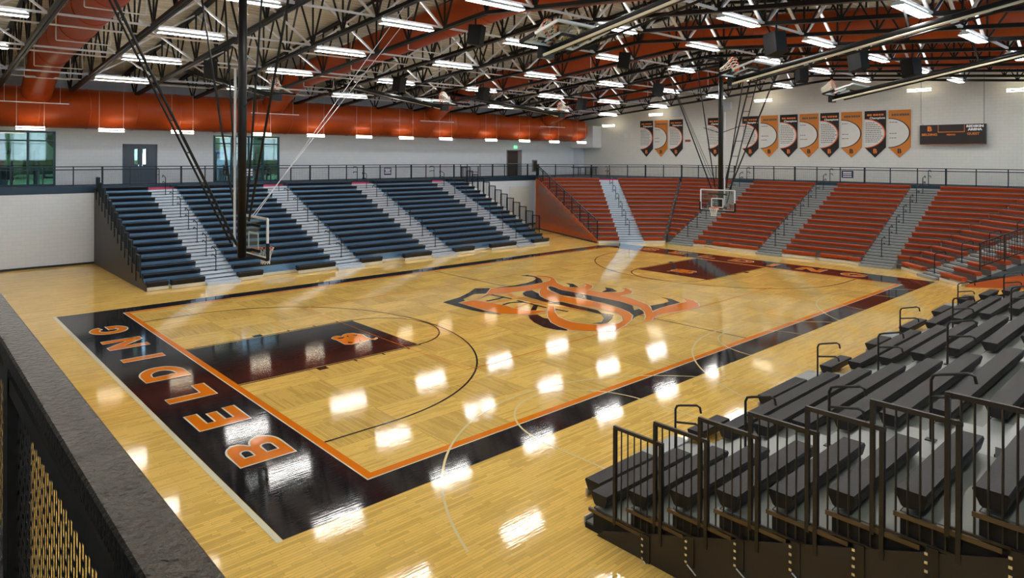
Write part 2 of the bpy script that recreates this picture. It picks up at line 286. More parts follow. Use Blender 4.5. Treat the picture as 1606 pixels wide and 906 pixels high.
# mezzanine slabs
sl=MB()
sl.prism([(XB,27.9),(36.6,27.9),(33.45,25.3),(42.25,18.1),(42.25,-2.9),(36.2,-8.6),(36.2,-12.75),(-6.42,-12.75),(-6.42,27.9),(XB,27.9)][::-1][:-1],ZC-.001,ZC) if False else None
Lp=[[(XB,27.9),(36.6,27.9),(XW,27.9),(XW,YW),(XB,YW)],
    [(36.6,27.9),(33.45,25.3),(42.25,18.1),(XW,18.1),(XW,27.9)],
    [(42.25,18.1),(42.25,-2.9),(XW,-2.9),(XW,18.1)],
    [(42.25,-2.9),(36.2,-8.6),(36.2,-12.9),(XW,-12.9),(XW,-2.9)],
    [(XB,YR),(XW,YR),(XW,-12.9),(XB,-12.9)],
    [(XB,-12.9),(-6.42,-12.9),(-6.42,27.9),(XB,27.9)]]
for p in Lp: sl.prism(p,ZC-.3,ZC)
struct(sl.build('floor',M['carpet'],nrm=True),'dark upper walkway running round the court')
# lower walls below the walkway
lw=MB(); lw.box((-6.42,27.9,0),(36.6,28.15,ZC-.3)); struct(lw.build('wall_left',M['wallw']),'pale lower block wall under the upper walkway')
struct(MB().box((-6.67,-12.9,0),(-6.42,27.9,ZC-.3)).build('wall_back',M['wall']),'lower block wall under the walkway at the camera')
struct(MB().box((-6.42,-13.15,0),(36.2,-12.9,ZC-.3)).build('wall_right',M['wall']),'lower block wall behind the near bleachers')
lf=MB()
for a,b in (((36.6,27.9),(33.45,25.3)),((33.45,25.3),(42.25,18.1)),((42.25,18.1),(42.25,-2.9)),((42.25,-2.9),(36.2,-8.6)),((36.2,-8.6),(36.2,-12.9))):
    d=(Vector(b)-Vector(a)).normalized(); n=Vector((d.y,-d.x))
    if n.dot(Vector((40,8))-Vector(a))<0: n=-n
    n=n*.2; lf.prism([a,b,(b[0]+n.x,b[1]+n.y),(a[0]+n.x,a[1]+n.y)],0,ZC-.3)
struct(lf.build('wall_far',M['wallw'],nrm=True),'pale lower wall closing behind the orange bleachers')
# fascia along edges
EDGE=[(-6.4,-12.88),(-6.4,27.88),(36.55,27.88),(33.4,25.25),(42.2,18.05),(42.2,-2.85),(36.15,-8.55),(36.15,-12.86),(-6.4,-12.88)]
fa=MB()
for a,b in zip(EDGE[:-1],EDGE[1:]): fa.beam((a[0],a[1],ZC-.10),(b[0],b[1],ZC-.10),.06,.34)
struct(fa.build('trim_1',M['fascia']),'dark blue steel fascia band along the walkway edge')
bb=MB(); bb.box((-6.42,27.84,0),(1.6,27.9,.1)); bb.box((26.8,27.84,0),(36.6,27.9,.1)); struct(bb.build('baseboard_left',M['base']),'black rubber baseboard at the foot of the lower wall')
struct(MB().box((36.1,27.75,0),(36.6,27.9,ZC-.3)).build('trim_2',M['white']),'white pilaster at the end of the lower wall')
struct(MB().box((33.0,27.82,.95),(35.3,27.89,3.2)).build('trim_3',M['wall']),'pale recessed panel in the lower wall beside the orange bleachers')
struct(MB().box((44.6,28.3,6.55),(XW,30.95,8.6)).build('trim_4',M['white']),'white boxed bulkhead where the big duct meets the end wall')
struct(MB().box((45.2,30.3,ZC),(XW,YW,6.6)).build('trim_5',M['wallw']),'white pilaster in the far corner of the walkway')
sf=MB(); sf.add([(45.0,24.6,9.75),(XW,24.6,9.75),(XW,9.6,11.05),(45.0,9.6,11.05),(45.0,24.6,11.0),(XW,24.6,11.0),(XW,9.6,13.2),(45.0,9.6,13.2)],[(0,3,2,1),(4,5,6,7),(0,1,5,4),(1,2,6,5),(2,3,7,6),(3,0,4,7)])
struct(sf.build('trim_6',M['wall'],nrm=True),'grey sloped soffit along the top of the end wall')
for i,y in enumerate((20.6,16.2)): struct(MB().box((45.55,y-.35,9.5 if i else 9.2),(45.88,y+.35,10.1 if i else 9.75)).build('trim_%d'%(7+i),M['wallw']),('pale box above the row of banners, left of the far mast','pale box on the end wall soffit above the far hoop')[i])

# roof deck, ribbed
rd=MB(); p=.30; nrb=int((YW-YR)/p)+1; ys=[]
y=YR
while y<YW+.01:
    ys+=[(y,0),(y+.13,0),(y+.16,.07),(y+.27,.07)]; y+=p
ys=[(a,b) for a,b in ys if a<=YW+.2]
vs=[];fs=[]
for a,b in ys: z=zt(a)+.12+b; vs+=[(XB-.2,a,z),(XW+.2,a,z)]
n=len(ys)
for i in range(n-1): fs.append((2*i,2*i+1,2*i+3,2*i+2))
rd.add(vs,fs)
top=[(XB-.2,YR,zt(YR)+.25),(XW+.2,YR,zt(YR)+.25),(XW+.2,RY,zt(RY)+.25),(XB-.2,RY,zt(RY)+.25),(XW+.2,YW+.2,zt(YW)+.25),(XB-.2,YW+.2,zt(YW)+.25)]
rd.add(top,[(0,1,2,3),(3,2,4,5)])
struct(rd.build('ceiling',M['deck']),'beige ribbed metal roof deck under the gable')

# windows
def window(n,x0,x1,muls,trans,label):
    g=MB(); y=YW-.02
    f=MB()
    for x in [x0+.05]+muls+[x1-.05]: f.box((x-.05,y-.05,ZC),(x+.05,y+.1,6.97))
    for z in [ZC+.05]+trans+[6.92]: f.box((x0,y-.04,z-.04),(x1,y+.08,z+.04))
    fr=struct(f.build('window_%d'%n,M['frame']),label)
    pts=[x0]+muls+[x1]; zs=[ZC]+trans+[6.95]
    for a,b in zip(pts[:-1],pts[1:]):
        for c,d in zip(zs[:-1],zs[1:]):
            MB().box((a+.04,y+.02,c+.03),(b-.04,y+.03,d-.03)).build('pane',M['tglass'],fr)
    return fr
window(1,-8.5,.32,[-6.4,-4.4,-2.55,-1.0],[5.0,6.45],'dark framed window band at the left end of the upper wall')
window(2,9.23,13.78,[10.45,11.6,12.6],[5.0,6.45],'dark framed window group behind the near hoop mast')
for i,(a,b,c,d) in enumerate(RW):
    f=MB(); 
    for x in (a,a+1.67,a+3.33,b): f.box((x-.04,YR-.1,c),(x+.04,YR+.02,d))
    for z in (c,7.0,d): f.box((a,YR-.1,z-.04),(b,YR+.02,z+.04))
    fr=struct(f.build('window_%d'%(3+i),M['frame']),'%s tall window of the wall over the near bleachers'%ORD[i])
    for q in range(3):
        for z0_,z1_ in ((c,7.0),(7.0,d)): MB().box((a+1.667*q+.04,YR-.06,z0_+.04),(a+1.667*(q+1)-.04,YR-.05,z1_-.04)).build('pane',M['glass'],fr)
    pl=bpy.data.lights.new('window_daylight','AREA'); pl.shape='RECTANGLE'; pl.size=b-a; pl.size_y=d-c; pl.cycles.is_portal=True
    po=bpy.data.objects.new('window_daylight',pl); COL.objects.link(po); po.location=((a+b)/2,YR-.12,(c+d)/2); po.rotation_euler=(PI/2,0,PI)
# doors
fr=MB(); fr.box((3.8,YW-.03,ZC),(3.9,YW+.1,6.34)); fr.box((5.66,YW-.03,ZC),(5.76,YW+.1,6.34)); fr.box((3.8,YW-.03,6.24),(5.76,YW+.1,6.34))
d1=struct(fr.build('door_1',M['doorb']),'slate blue double door on the upper walkway')
for s,xa,xb_ in ((0,3.9,4.775),(1,4.785,5.66)):
    lf_=MB(); gx=(xb_-.32,xb_-.14) if s==0 else (xa+.14,xa+.32)
    lf_.box((xa,YW,ZC),(gx[0],YW+.05,6.24)); lf_.box((gx[1],YW,ZC),(xb_,YW+.05,6.24)); lf_.box((gx[0],YW,ZC),(gx[1],YW+.05,5.15)); lf_.box((gx[0],YW,6.05),(gx[1],YW+.05,6.24))
    l=lf_.build('door_leaf',M['doorb'],d1); MB().box((gx[0],YW+.02,5.15),(gx[1],YW+.03,6.05)).build('pane',M['glass'],l)
    hx=xb_-.1 if s==0 else xa+.1
    MB().box((hx-.03,YW-.05,4.98),(hx+.03,YW,5.12)).build('door_handle',M['chrome'],l)
fr=MB(); fr.box((35.85,YW-.03,ZC),(35.95,YW+.1,6.28)); fr.box((37.3,YW-.03,ZC),(37.8,YW+.1,6.28)); fr.box((35.85,YW-.03,6.2),(37.8,YW+.1,6.28))
d2=struct(fr.build('door_2',M['steelbox']),'dark brown door with a grey jamb under the green exit sign')
l=MB().box((35.95,YW,ZC),(37.3,YW+.05,6.2)).build('door_leaf',M['doork'],d2)
MB().box((36.0,YW-.05,5.0),(37.25,YW,5.08)).build('door_handle',M['chrome'],l)
e=thing('exit_sign','small green exit sign above the dark brown door','sign',(36.95,YW-.08,6.55))
MB().box((-.18,-.02,-.11),(.18,.06,.11)).build('sign_face',M['exit'],e); text('EXIT',.16,e,M['twhite'],(0,-.025,0),(1,0,0),(0,0,1),off=.004)
c=thing('extinguisher_cabinet','grey steel cabinet on the white wall right of the dark door','cabinet',(39.5,YW-.06,4.85))
MB().box((-.3,-.06,-.55),(.3,.05,.55)).build('body',M['steelbox'],c); MB().box((-.22,-.075,-.45),(.22,-.06,.45)).build('door',M['doork'],c)
t=thing('folding_table','low dark table on the walkway beside the corner railing','table',(45,28.9,ZC))
MB().box((-2.3,-.35,.68),(.75,.35,.74)).build('tabletop',M['fascia'],t)
for xx in (-2.1,-1.1,-.3,.55):
    for yy in (-.28,.28): MB().box((xx-.025,yy-.025,0),(xx+.025,yy+.025,.68)).build('leg',M['blacksteel'],t)
tag(MB().box((45.82,25.45,7.45),(45.9,25.75,7.8)).build('wall_box',M['white']),'small white box on the end wall left of the banners','box')
tag(MB().box((45.82,19.35,7.0),(45.9,19.8,7.18)).build('wall_sign',M['post']),'small dark red sign plate between the third and fourth banners','sign')

# outside
struct(MB().box((-30,YW+.5,3.6),(60,90,3.85)).build('ground',M['grass']),'sunlit lawn outside the windows')
rr=random.Random(3)
def tree(x,y,h,r,label):
    t=thing('tree',label,'tree',(x,y,3.85),0,'trees outside the windows')
    MB().tube([(0,0,0),(0.1,0,h*.5),(0,.1,h*.75)],[.22,.16,.08]).build('trunk',M['bark'],t)
    cr=MB()
    for i in range(13):
        a=rr.random()*6.28; q=rr.random()**.5*r*.7; cx,cy,cz=q*math.cos(a),q*math.sin(a),h*(.12+.78*rr.random()); s=r*(.4+.3*rr.random())
        vs=[];fs=[];nu,nv=9,6
        for j in range(nv+1):
            for k in range(nu):
                th=PI*j/nv; ph=2*PI*k/nu; rad=s*(1+.22*(rr.random()-.5))
                vs.append((cx+rad*math.sin(th)*math.cos(ph),cy+rad*math.sin(th)*math.sin(ph),cz+rad*.85*math.cos(th)))
        for j in range(nv):
            for k in range(nu): fs.append((j*nu+k,(j+1)*nu+k,(j+1)*nu+(k+1)%nu,j*nu+(k+1)%nu))
        cr.add(vs,fs)
    cr.build('crown',M['leaf'],t)
TL=[(-11,50,10,4.2),(-2,50,10,4.2),(7,51,10,4),(16,52,10,4.2),(25,53,10,4.2),(34,55,10,4.2),(-7,63,10,4.2),(3,64,10,4.2),(12,66,10,4),(21,66,11,4.2),(30,68,10,4.2)]
for i,a in enumerate(TL): tree(*a,label='leafy green tree outside the windows, %s of the row'%ORD[i])
for i,(x,y) in enumerate(((-3.2,43),(15.2,45))):
    h=thing('house',('white sided building outside the left window','white sided building outside the window behind the mast')[i],'building',(x,y,3.85))
    MB().box((-1.8,-1.5,0),(1.8,1.5,1.7)).build('wall',M['hwhite'],h)
    MB().add([(-2,-1.7,1.7),(2,-1.7,1.7),(2,1.7,1.7),(-2,1.7,1.7),(-2,0,2.3),(2,0,2.3)],[(0,1,5,4),(2,3,4,5),(0,4,3),(1,2,5),(0,3,2,1)]).build('roof',M['roofg'],h)
# exercise machines and red posts just behind the glass
def machine(x,y,rz,label):
    t=thing('exercise_machine',label,'exercise machine',(x,y,3.86),rz,'exercise machines behind the windows')
    f=MB(); 
    for a in (-.5,.5): f.beam((a,0,0),(a,0,2.0),.09,.09)
    f.beam((-.5,0,2.0),(.5,0,2.0),.09,.09); f.beam((0,-.9,.05),(0,.5,.05),.09,.09); f.build('frame',M['blacksteel'],t)
    MB().box((-.2,-.9,.45),(.2,-.4,.55)).build('seat',M['pad'],t); MB().box((-.2,-.42,.55),(.2,-.34,1.2)).build('backrest',M['pad'],t)
    MB().box((-.25,-.1,.1),(.25,.1,1.0)).build('weight_stack',M['steelbox'],t)
for i,(x,y,r_) in enumerate(((-1.9,33.4,.3),(-.1,34.2,1.2),(-3.6,34,0),(10.6,33.2,.5),(12.3,34.6,2),(13.6,33.4,.2))): machine(x,y,r_,'dark exercise machine behind the %s window, %s from the left'%(('left','mast side')[i>2],('first','second','third')[(i if i<3 else i-3)]))
for i,x in enumerate((-1.75,-4.4,12.9)): tag(MB().box((x-.14,35.2,3.85),(x+.14,35.5,8)).build('porch_post',M['post']),('rust red post seen through the left window','rust red post at the outer left of the window band','rust red post seen through the window behind the mast')[i],'post')

# ================================================================ court paint
def flat(name,poly,z,m,label=None):
    o=MB().add([(a,b,z) for a,b in poly],[tuple(range(len(poly)))]).build(name,m,floor,nrm=False)
    me=o.data
    if me.polygons[0].normal.z<0: me.flip_normals()
    if label: o['label']=label
    return o
def ring(name,x0,y0,x1,y1,w0,z,m,label=None):
    mb=MB(); mb.add([(x0-w0,y0-w0,z),(x1+w0,y0-w0,z),(x1+w0,y0,z),(x0-w0,y0,z)],[(0,1,2,3)]); mb.add([(x0-w0,y1,z),(x1+w0,y1,z),(x1+w0,y1+w0,z),(x0-w0,y1+w0,z)],[(0,1,2,3)])
    mb.add([(x0-w0,y0,z),(x0,y0,z),(x0,y1,z),(x0-w0,y1,z)],[(0,1,2,3)]); mb.add([(x1,y0,z),(x1+w0,y0,z),(x1+w0,y1,z),(x1,y1,z)],[(0,1,2,3)])
    o=mb.build(name,m,floor)
    if label:o['label']=label
    return o
def line(name,pts,w,z,m,label=None,closed=False):
    mb=MB(); n=len(pts); L=[];R=[]
    for i,p in enumerate(pts):
        a=pts[(i-1)%n] if (closed or i>0) else p; b=pts[(i+1)%n] if (closed or i<n-1) else p
        d=(Vector(b)-Vector(a)); d=Vector((d[0],d[1])).normalized(); nn=Vector((-d.y,d.x))*w/2
        L.append((p[0]+nn.x,p[1]+nn.y,z)); R.append((p[0]-nn.x,p[1]-nn.y,z))
    k=n if closed else n-1
    mb.add(L+R,[(n+i,n+(i+1)%n,(i+1)%n,i) for i in range(k)])
    o=mb.build(name,m,floor)
    if label:o['label']=label
    return o
CLx,CLy=28.65,15.24
bandw=dict()
z1,z2,z3,z4=.003,.006,.009,.012
def arc(cx,cy,r,a0,a1,n=40): return [(cx+r*math.cos(a0+(a1-a0)*i/n),cy+r*math.sin(a0+(a1-a0)*i/n)) for i in range(n+1)]
pb=MB()
for a,b in (((-2.2,-.92),(CLx+2.2,-.18)),((-2.2,CLy+.18),(CLx+2.2,CLy+.92)),((-2.2,-.18),(-.18,CLy+.18)),((CLx+.18,-.18),(CLx+2.2,CLy+.18))):
    pb.add([(a[0],a[1],z1),(b[0],a[1],z1),(b[0],b[1],z1),(a[0],b[1],z1)],[(0,1,2,3)])
o=pb.build('border_band',M['pblack'],floor); o['label']='glossy black border band round the court'
ring('boundary_line',0,0,CLx,CLy,.17,z2,M['porange'],'orange boundary line of the court')
ring('boundary_edge_line',-.17,-.17,CLx+.17,CLy+.17,.03,z2,M['pcream'],'thin cream edge of the orange boundary line')
line('band_edge_line',[(-2.26,-.95),(-2.26,CLy+.95)],.1,z2,M['pcream'],'pale line along the outside of the near lettered band')
def P180(p): return (CLx-p[0],CLy-p[1])
for side in (0,1):
    T=(lambda p:p) if side==0 else P180
    w_='near' if side==0 else 'far'
    flat('free_throw_lane',[T(q) for q in ((0,5.79),(5.72,5.79),(5.72,9.45),(0,9.45))],z1,M['pblack'],'black painted free throw lane at the %s end'%w_)
    for yy in (5.72,9.52): line('lane_line',[T((0,yy)),T((5.78,yy))],.05,z2,M['pblack'])
    line('three_point_line',[T(q) for q in [(0,1.6)]+arc(1.6,7.62,6.02,-PI/2,PI/2,60)+[(0,13.64)]],.05,z2,M['pblack'])
    line('free_throw_circle',[T(q) for q in arc(5.72,7.62,1.83,-PI/2,PI/2)],.05,z2,M['pblack'])
    for yy,s in ((5.70,-1),(9.54,1)):
        flat('lane_block',[T(q) for q in ((2.15,yy),(2.45,yy),(2.45,yy+.2*s),(2.15,yy+.2*s))],z2,M['pblack'])
        for xx in (3.35,4.3,5.2): flat('lane_tick',[T(q) for q in ((xx,yy),(xx+.05,yy),(xx+.05,yy+.15*s),(xx,yy+.15*s))],z2,M['pblack'])
    flat('lane_logo',[T(q) for q in lg],z2,M['porange'],'small orange gothic emblem in the %s lane'%w_)
    line('lane_logo_outline',[T(q) for q in lg],.03,z3,M['pcream'],None,True)
    for h_ in hl: flat('lane_logo_detail',[T(q) for q in h_],z3,M['pblack'])
line('centre_line',[(CLx/2,0),(CLx/2,CLy)],.05,z1,M['pblack'],'thin black half way line')
VX0,VX1,VY0,VY1=5.25,CLx-5.25,3.12,12.12
line('volleyball_line',[(VX0,VY0),(VX1,VY0),(VX1,VY1),(VX0,VY1)],.05,z4-.002,M['porange'],'thin orange volleyball court line',True)
for i,pl_ in enumerate(black): flat('centre_logo_shadow',pl_,z3,M['pblack'],'black shadow stroke of the centre court emblem')
for i,pl_ in enumerate(orange):
    flat('centre_logo_stroke',pl_,z4,M['porange'],'orange brush stroke of the centre court emblem'); line('centre_logo_outline',pl_,.035,z4+.001,M['pcream'],None,True)
for pl_ in thinb: line('centre_logo_bar',pl_,.12,z3,M['pblack'])
for pl_ in thino: line('centre_logo_bar',pl_,.1,z4,M['porange'])
# side court lines
for cx in (5.24,14.4,23.55):
    line('side_court_line',arc(cx,-4.85,5.85,.35,PI-.35,50),.045,z2+.001,M['pwhite'],'pale side court arc')
    line('side_court_line',[(cx-1.8,-3.2),(cx-1.8,-1.07)]+arc(cx,-1.07,1.8,PI,0,24)+[(cx+1.8,-1.07),(cx+1.8,-3.2)],.045,z2+.001,M['pwhite'],'pale side court lane')
for x in (11.45,17.5,5.24,23.7): line('side_court_line',[(x,-3.3),(x,-.9)],.045,z2+.001,M['pwhite'])
line('side_court_line',[(-4.2,16.6),(-3.1,21.5)],.05,z1,M['pwhite'])
# BELDING lettering. local frame: u reading direction, v letter up (0..1.13), drawn as strokes
def letter_polys(ch,wd,h,t):
    # outline polygons (list of outer, holes drawn in black)
    r=[]; hl_=[]
    def arcp(cx,cy,rx,ry,a0,a1,n=10): return [(cx+rx*math.cos(a0+(a1-a0)*i/n),cy+ry*math.sin(a0+(a1-a0)*i/n)) for i in range(n+1)]
    if ch=='I': r.append([(0,0),(t,0),(t,h),(0,h)])
    if ch=='L': r.append([(0,0),(wd,0),(wd,t*.95),(t,t*.95),(t,h),(0,h)])
    if ch=='E': r.append([(0,0),(wd,0),(wd,t*.85),(t,t*.85),(t,h/2-t*.36),(wd*.88,h/2-t*.36),(wd*.88,h/2+t*.36),(t,h/2+t*.36),(t,h-t*.85),(wd,h-t*.85),(wd,h),(0,h)])
    if ch=='N': r.append([(0,0),(t*.95,0),(t*.95,h*.58),(wd-t*1.0,0),(wd,0),(wd,h),(wd-t*.95,h),(wd-t*.95,h*.42),(t,h),(0,h)])
    if ch=='B':
        r.append([(0,0)]+[(wd*.55,0)]+arcp(wd*.60,h*.275,wd*.40,h*.275,-PI/2,PI/2*.85)+arcp(wd*.52,h*.76,wd*.36,h*.24,-PI/2*.6,PI/2)+[(0,h)])
        for y0,y1,x1 in ((h*.19,h*.40,wd*.62),(h*.62,h*.80,wd*.55)): hl_.append([(t,y0),(x1-.06,y0)]+arcp(x1-.08,(y0+y1)/2,.1,(y1-y0)/2,-PI/2,PI/2,6)+[(t,y1)])
    if ch=='D':
        r.append([(0,0)]+arcp(wd*.42,h/2,wd*.58,h/2,-PI/2,PI/2,14)+[(0,h)])
        hl_.append([(t,t*.85)]+arcp(wd*.40,h/2,wd*.58-t*.98,h/2-t*.85,-PI/2,PI/2,12)+[(t,h-t*.85)])
    if ch=='G':
        o_=arcp(wd/2,h/2,wd/2,h/2,.42,2*PI-.62,30)
        i_=arcp(wd/2,h/2,wd/2-t,h/2-t*.9,2*PI-.95,.60,26)
        r.append(o_+[(wd*.97,h*.50),(wd*.50,h*.50),(wd*.50,h*.50-t*.75),(wd*.66,h*.50-t*.75)]+i_)
    return r,hl_
LET=[('B',1.58,1.08),('E',3.60,.96),('L',5.50,.92),('D',7.25,1.12),('I',9.30,.42),('N',10.72,1.12),('G',12.65,1.08)]
for side in (0,1):
    T=(lambda p:p) if side==0 else P180
    for ch,y0,wd in LET:
        rs,hs=letter_polys(ch,wd,1.13,.32)
        q=lambda p:T((-.64-p[1],y0+p[0]))
        for k,pl_ in enumerate(rs):
            o=flat('letter_%s'%ch.lower(),[q(p) for p in pl_],z3,M['porange'],'orange block letter %s on the %s black band'%(ch,('near','far')[side])); 
            line('letter_outline',[q(p) for p in pl_],.04,z4,M['pcream'],None,True)
        for pl_ in hs: flat('letter_counter',[q(p) for p in pl_],z4,M['pblack']); line('letter_outline',[q(p) for p in pl_],.04,z4+.001,M['pcream'],None,True)

# ================================================================ bleachers
BP=[(0,0),(.26,0),(.275,-.03),(.24,-.17),(.07,-.19),(.045,-.17),(-.015,-.03)]
def lerp(a,b,t): return (a[0]+(b[0]-a[0])*t, a[1]+(b[1]-a[1])*t)
def handrail(parent,p,z,n,slope,m,name='aisle_handrail'):
    mb=MB(); x,y=p; r=.021
    def A(u,zz): return (x+n[0]*u,y+n[1]*u,z+zz)
    mb.tube([A(0,0),A(0,.86),A(.03,.93),A(.10,.96),A(.42,.96+.42*slope*.5),A(.48,.94+.42*slope*.5),A(.50,.84+.42*slope*.5)],r,8)
    mb.tube([A(0,.62),A(.40,.62+.4*slope*.5),A(.46,.60+.4*slope*.5),A(.48,.52+.4*slope*.5)],r,8)
    mb.box((x-.06,y-.06,z),(x+.06,y+.06,z+.015))
    return mb.build(name,m,parent,smooth=False)
def bank(name,label,origin,n,r,z0,segs,row0,seat,deck,step,rows=15,handm=None,rail_rows=range(1,15,2),drop=.19,riser=None,bh=1.0):
    """segs: (kind, BL, BR, TL, TR) front lines at row 0 and row 14; n: uphill direction"""
    t=thing(name,label,'bleachers',(0,0,0))
    H=z0-drop; prof=[(u_,v_*bh) for u_,v_ in BP]
    def L(s,k): return lerp(s[1],s[3],k/14)
    def R(s,k): return lerp(s[2],s[4],k/14)
    dp=MB()
    for s in segs:
        d=dp if s[0]=='seat' else MB()
        for k in range(rows):
            zt_=H+r*k; zl=0 if k==0 else H+r*(k-1)
            a,b=L(s,k+(.08 if k or s[0]=='aisle' else .85)),R(s,k+(.08 if k or s[0]=='aisle' else .85)); c,e=R(s,15.02),L(s,15.02)
            if zt_-zl>.001: d.prism([a,b,c,e],max(zl,0)+.0005,zt_)
            if s[0]=='seat' and (Vector(a)-Vector(b)).length>.2: d.profile((a[0]-n[0]*.012,a[1]-n[1]*.012,zl+.001),(b[0]-n[0]*.012,b[1]-n[1]*.012,zl+.001),n,[(0,0),(.01,0),(.01,zt_-zl-.001),(0,zt_-zl-.001)],1)
            if s[0]=='aisle': d.profile((a[0]-n[0]*.012,a[1]-n[1]*.012,zl+.001+(zt_-zl)*.5),(b[0]-n[0]*.012,b[1]-n[1]*.012,zl+.001+(zt_-zl)*.5),n,[(0,0),(.01,0),(.01,.03),(0,.03)],1)
            if s[0]=='aisle':
                a,b=L(s,k-.42),R(s,k-.42); c,e=R(s,k+.08),L(s,k+.08)
                d.prism([a,b,c,e],max(zl,0)+.0005,max(zl,0)+(zt_-max(zl,0))*.5 if k else .12)
                if k: d.profile((a[0]-n[0]*.012,a[1]-n[1]*.012,zl+.001),(b[0]-n[0]*.012,b[1]-n[1]*.012,zl+.001),n,[(0,0),(.01,0),(.01,.03),(0,.03)],1)
        if s[0]=='aisle': d.build('aisle_steps',[step,M['void']],t,nrm=True)
    dp.build('deck',[deck,riser or seat],t,nrm=True)
    for s in segs:
        if s[0]!='seat': continue
        for k in range(rows):
            a,b=L(s,k),R(s,k)
            if k==0: continue
            if (Vector(a)-Vector(b)).length<.25: continue
            z=z0+r*k
            MB().profile((a[0],a[1],z),(b[0],b[1],z),n,prof).build('bench_seat',seat,t,nrm=True)
    for a,b in row0:
        MB().profile((a[0],a[1],z0),(b[0],b[1],z0),n,prof).build('bench_seat',seat,t,nrm=True)
        kb=MB(); kb.profile((a[0]-n[0]*.01,a[1]-n[1]*.01,.012),(b[0]-n[0]*.01,b[1]-n[1]*.01,.012),n,[(0,0),(.03,0),(.03,.14),(0,.14)]); kb.build('kickboard',M['kick'],t,nrm=True)
    for s in segs:
        if s[0]=='seat':
            a,b=L(s,.85),R(s,.85)
            if (Vector(a)-Vector(b)).length>.5: MB().profile((a[0]-n[0]*.05,a[1]-n[1]*.05,.01),(b[0]-n[0]*.05,b[1]-n[1]*.05,.01),n,[(0,0),(.02,0),(.02,.13),(0,.13)]).build('kickboard',M['kick'],t,nrm=True)
        else:
            for k in rail_rows:
                c=lerp(L(s,k+.3),R(s,k+.3),.5); handrail(t,c,H+r*k,n,r/.6,handm or M['rail'])
            a,b=L(s,14.99),R(s,14.99); MB().profile((a[0],a[1],H+r*14+.005),(b[0],b[1],H+r*14+.005),n,[(0,0),(.04,0),(.04,.10),(0,.10)]).build('threshold_strip',M['red'],t,nrm=True)
            a,b=L(s,15.2),R(s,15.2); c=lerp(a,b,.5); handrail(t,c,ZC,n,0,handm or M['rail'])
    return t,L,R
def side_panel(parent,pts,m,name='end_panel',thick=.03,label=None):
    # pts: vertical polygon of (x,y,z), extruded horizontally by thick along its normal
    P_=[Vector(p) for p in pts]; nn=(P_[1]-P_[0]).cross(P_[2]-P_[0]).normalized()*thick; k=len(P_)
    o=MB().add(P_+[p+nn for p in P_],[tuple(range(k))[::-1],tuple(range(k,2*k))]+[(i,(i+1)%k,(i+1)%k+k,i+k) for i in range(k)]).build(name,m,parent,nrm=True)
    if label:o['label']=label
    return o
def guard(parent,x,ya,yb,z,m,h=1.08,nb=6,name='guard_panel',bottom=.10,rear=.30):
    mb=MB(); w=.042
    mb.beam((x,ya,z-.10),(x,ya,z+h),w,.055,upv=(1,0,0)); mb.beam((x,yb,z-rear),(x,yb,z+h),w,.075,upv=(1,0,0))
    mb.beam((x,ya-(.02 if ya<yb else -.02),z+h),(x,yb+(.03 if ya<yb else -.03),z+h),w,.05); mb.beam((x,ya,z+bottom),(x,yb,z+bottom),.03,.03)
    for i in range(nb):
        y=ya+(yb-ya)*(i+1)/(nb+1); mb.tube([(x,y,z+bottom),(x,y,z+h)],.011,6,cap=False)
    o=mb.build(name,m,parent)
    return o

# ---- bank A: dark bleachers under the window wall
def xseg(k,x0,x1,y0,d): return (k,(x0,y0),(x1,y0),(x0,y0+14*d),(x1,y0+14*d))
AX=[('seat',1.62,4.05),('aisle',4.05,5.60),('seat',5.60,10.72),('aisle',10.72,12.30),('seat',12.30,17.0),('aisle',17.0,18.75),('seat',18.75,23.9),('aisle',23.9,25.4),('seat',25.4,27.0)]
YA,DA,RA,ZA=18.65,.59,.2593,.38
R0A=[(1.62,2.5),(2.6,4.05),(5.6,6.8),(8.6,10.72),(12.3,13.6),(15.1,17.0),(18.75,20.3),(21.7,23.9),(25.5,27.0)]
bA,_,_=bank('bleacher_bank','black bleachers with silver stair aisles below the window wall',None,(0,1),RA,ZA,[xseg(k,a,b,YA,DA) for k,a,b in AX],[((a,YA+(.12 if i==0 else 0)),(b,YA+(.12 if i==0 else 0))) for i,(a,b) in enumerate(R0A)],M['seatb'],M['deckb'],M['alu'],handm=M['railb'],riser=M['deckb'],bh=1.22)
side_panel(bA,[(1.60,18.75,0),(1.60,27.75,0),(1.60,27.75,3.95),(1.60,YA+.1+14*DA,ZA-.2+14*RA),(1.60,18.9,.25),(1.60,18.75,.2)],M['skirt'],thick=-.03)
for k in range(2,15):
    y=YA+DA*(k-.45); guard(bA,1.57,y,y+DA*1.02,ZA-.19+RA*(k-.4)-.05,M['railb'],h=.86,nb=6)
    y=YA+DA*(k-.45); guard(bA,27.08,y,y+DA*1.02,ZA-.19+RA*k,M['railb'],h=1.05,nb=6)
side_panel(bA,[(27.02,18.75,0),(27.02,27.75,0),(27.02,27.75,3.95),(27.02,18.9,.25)],M['skirt'],thick=.03)
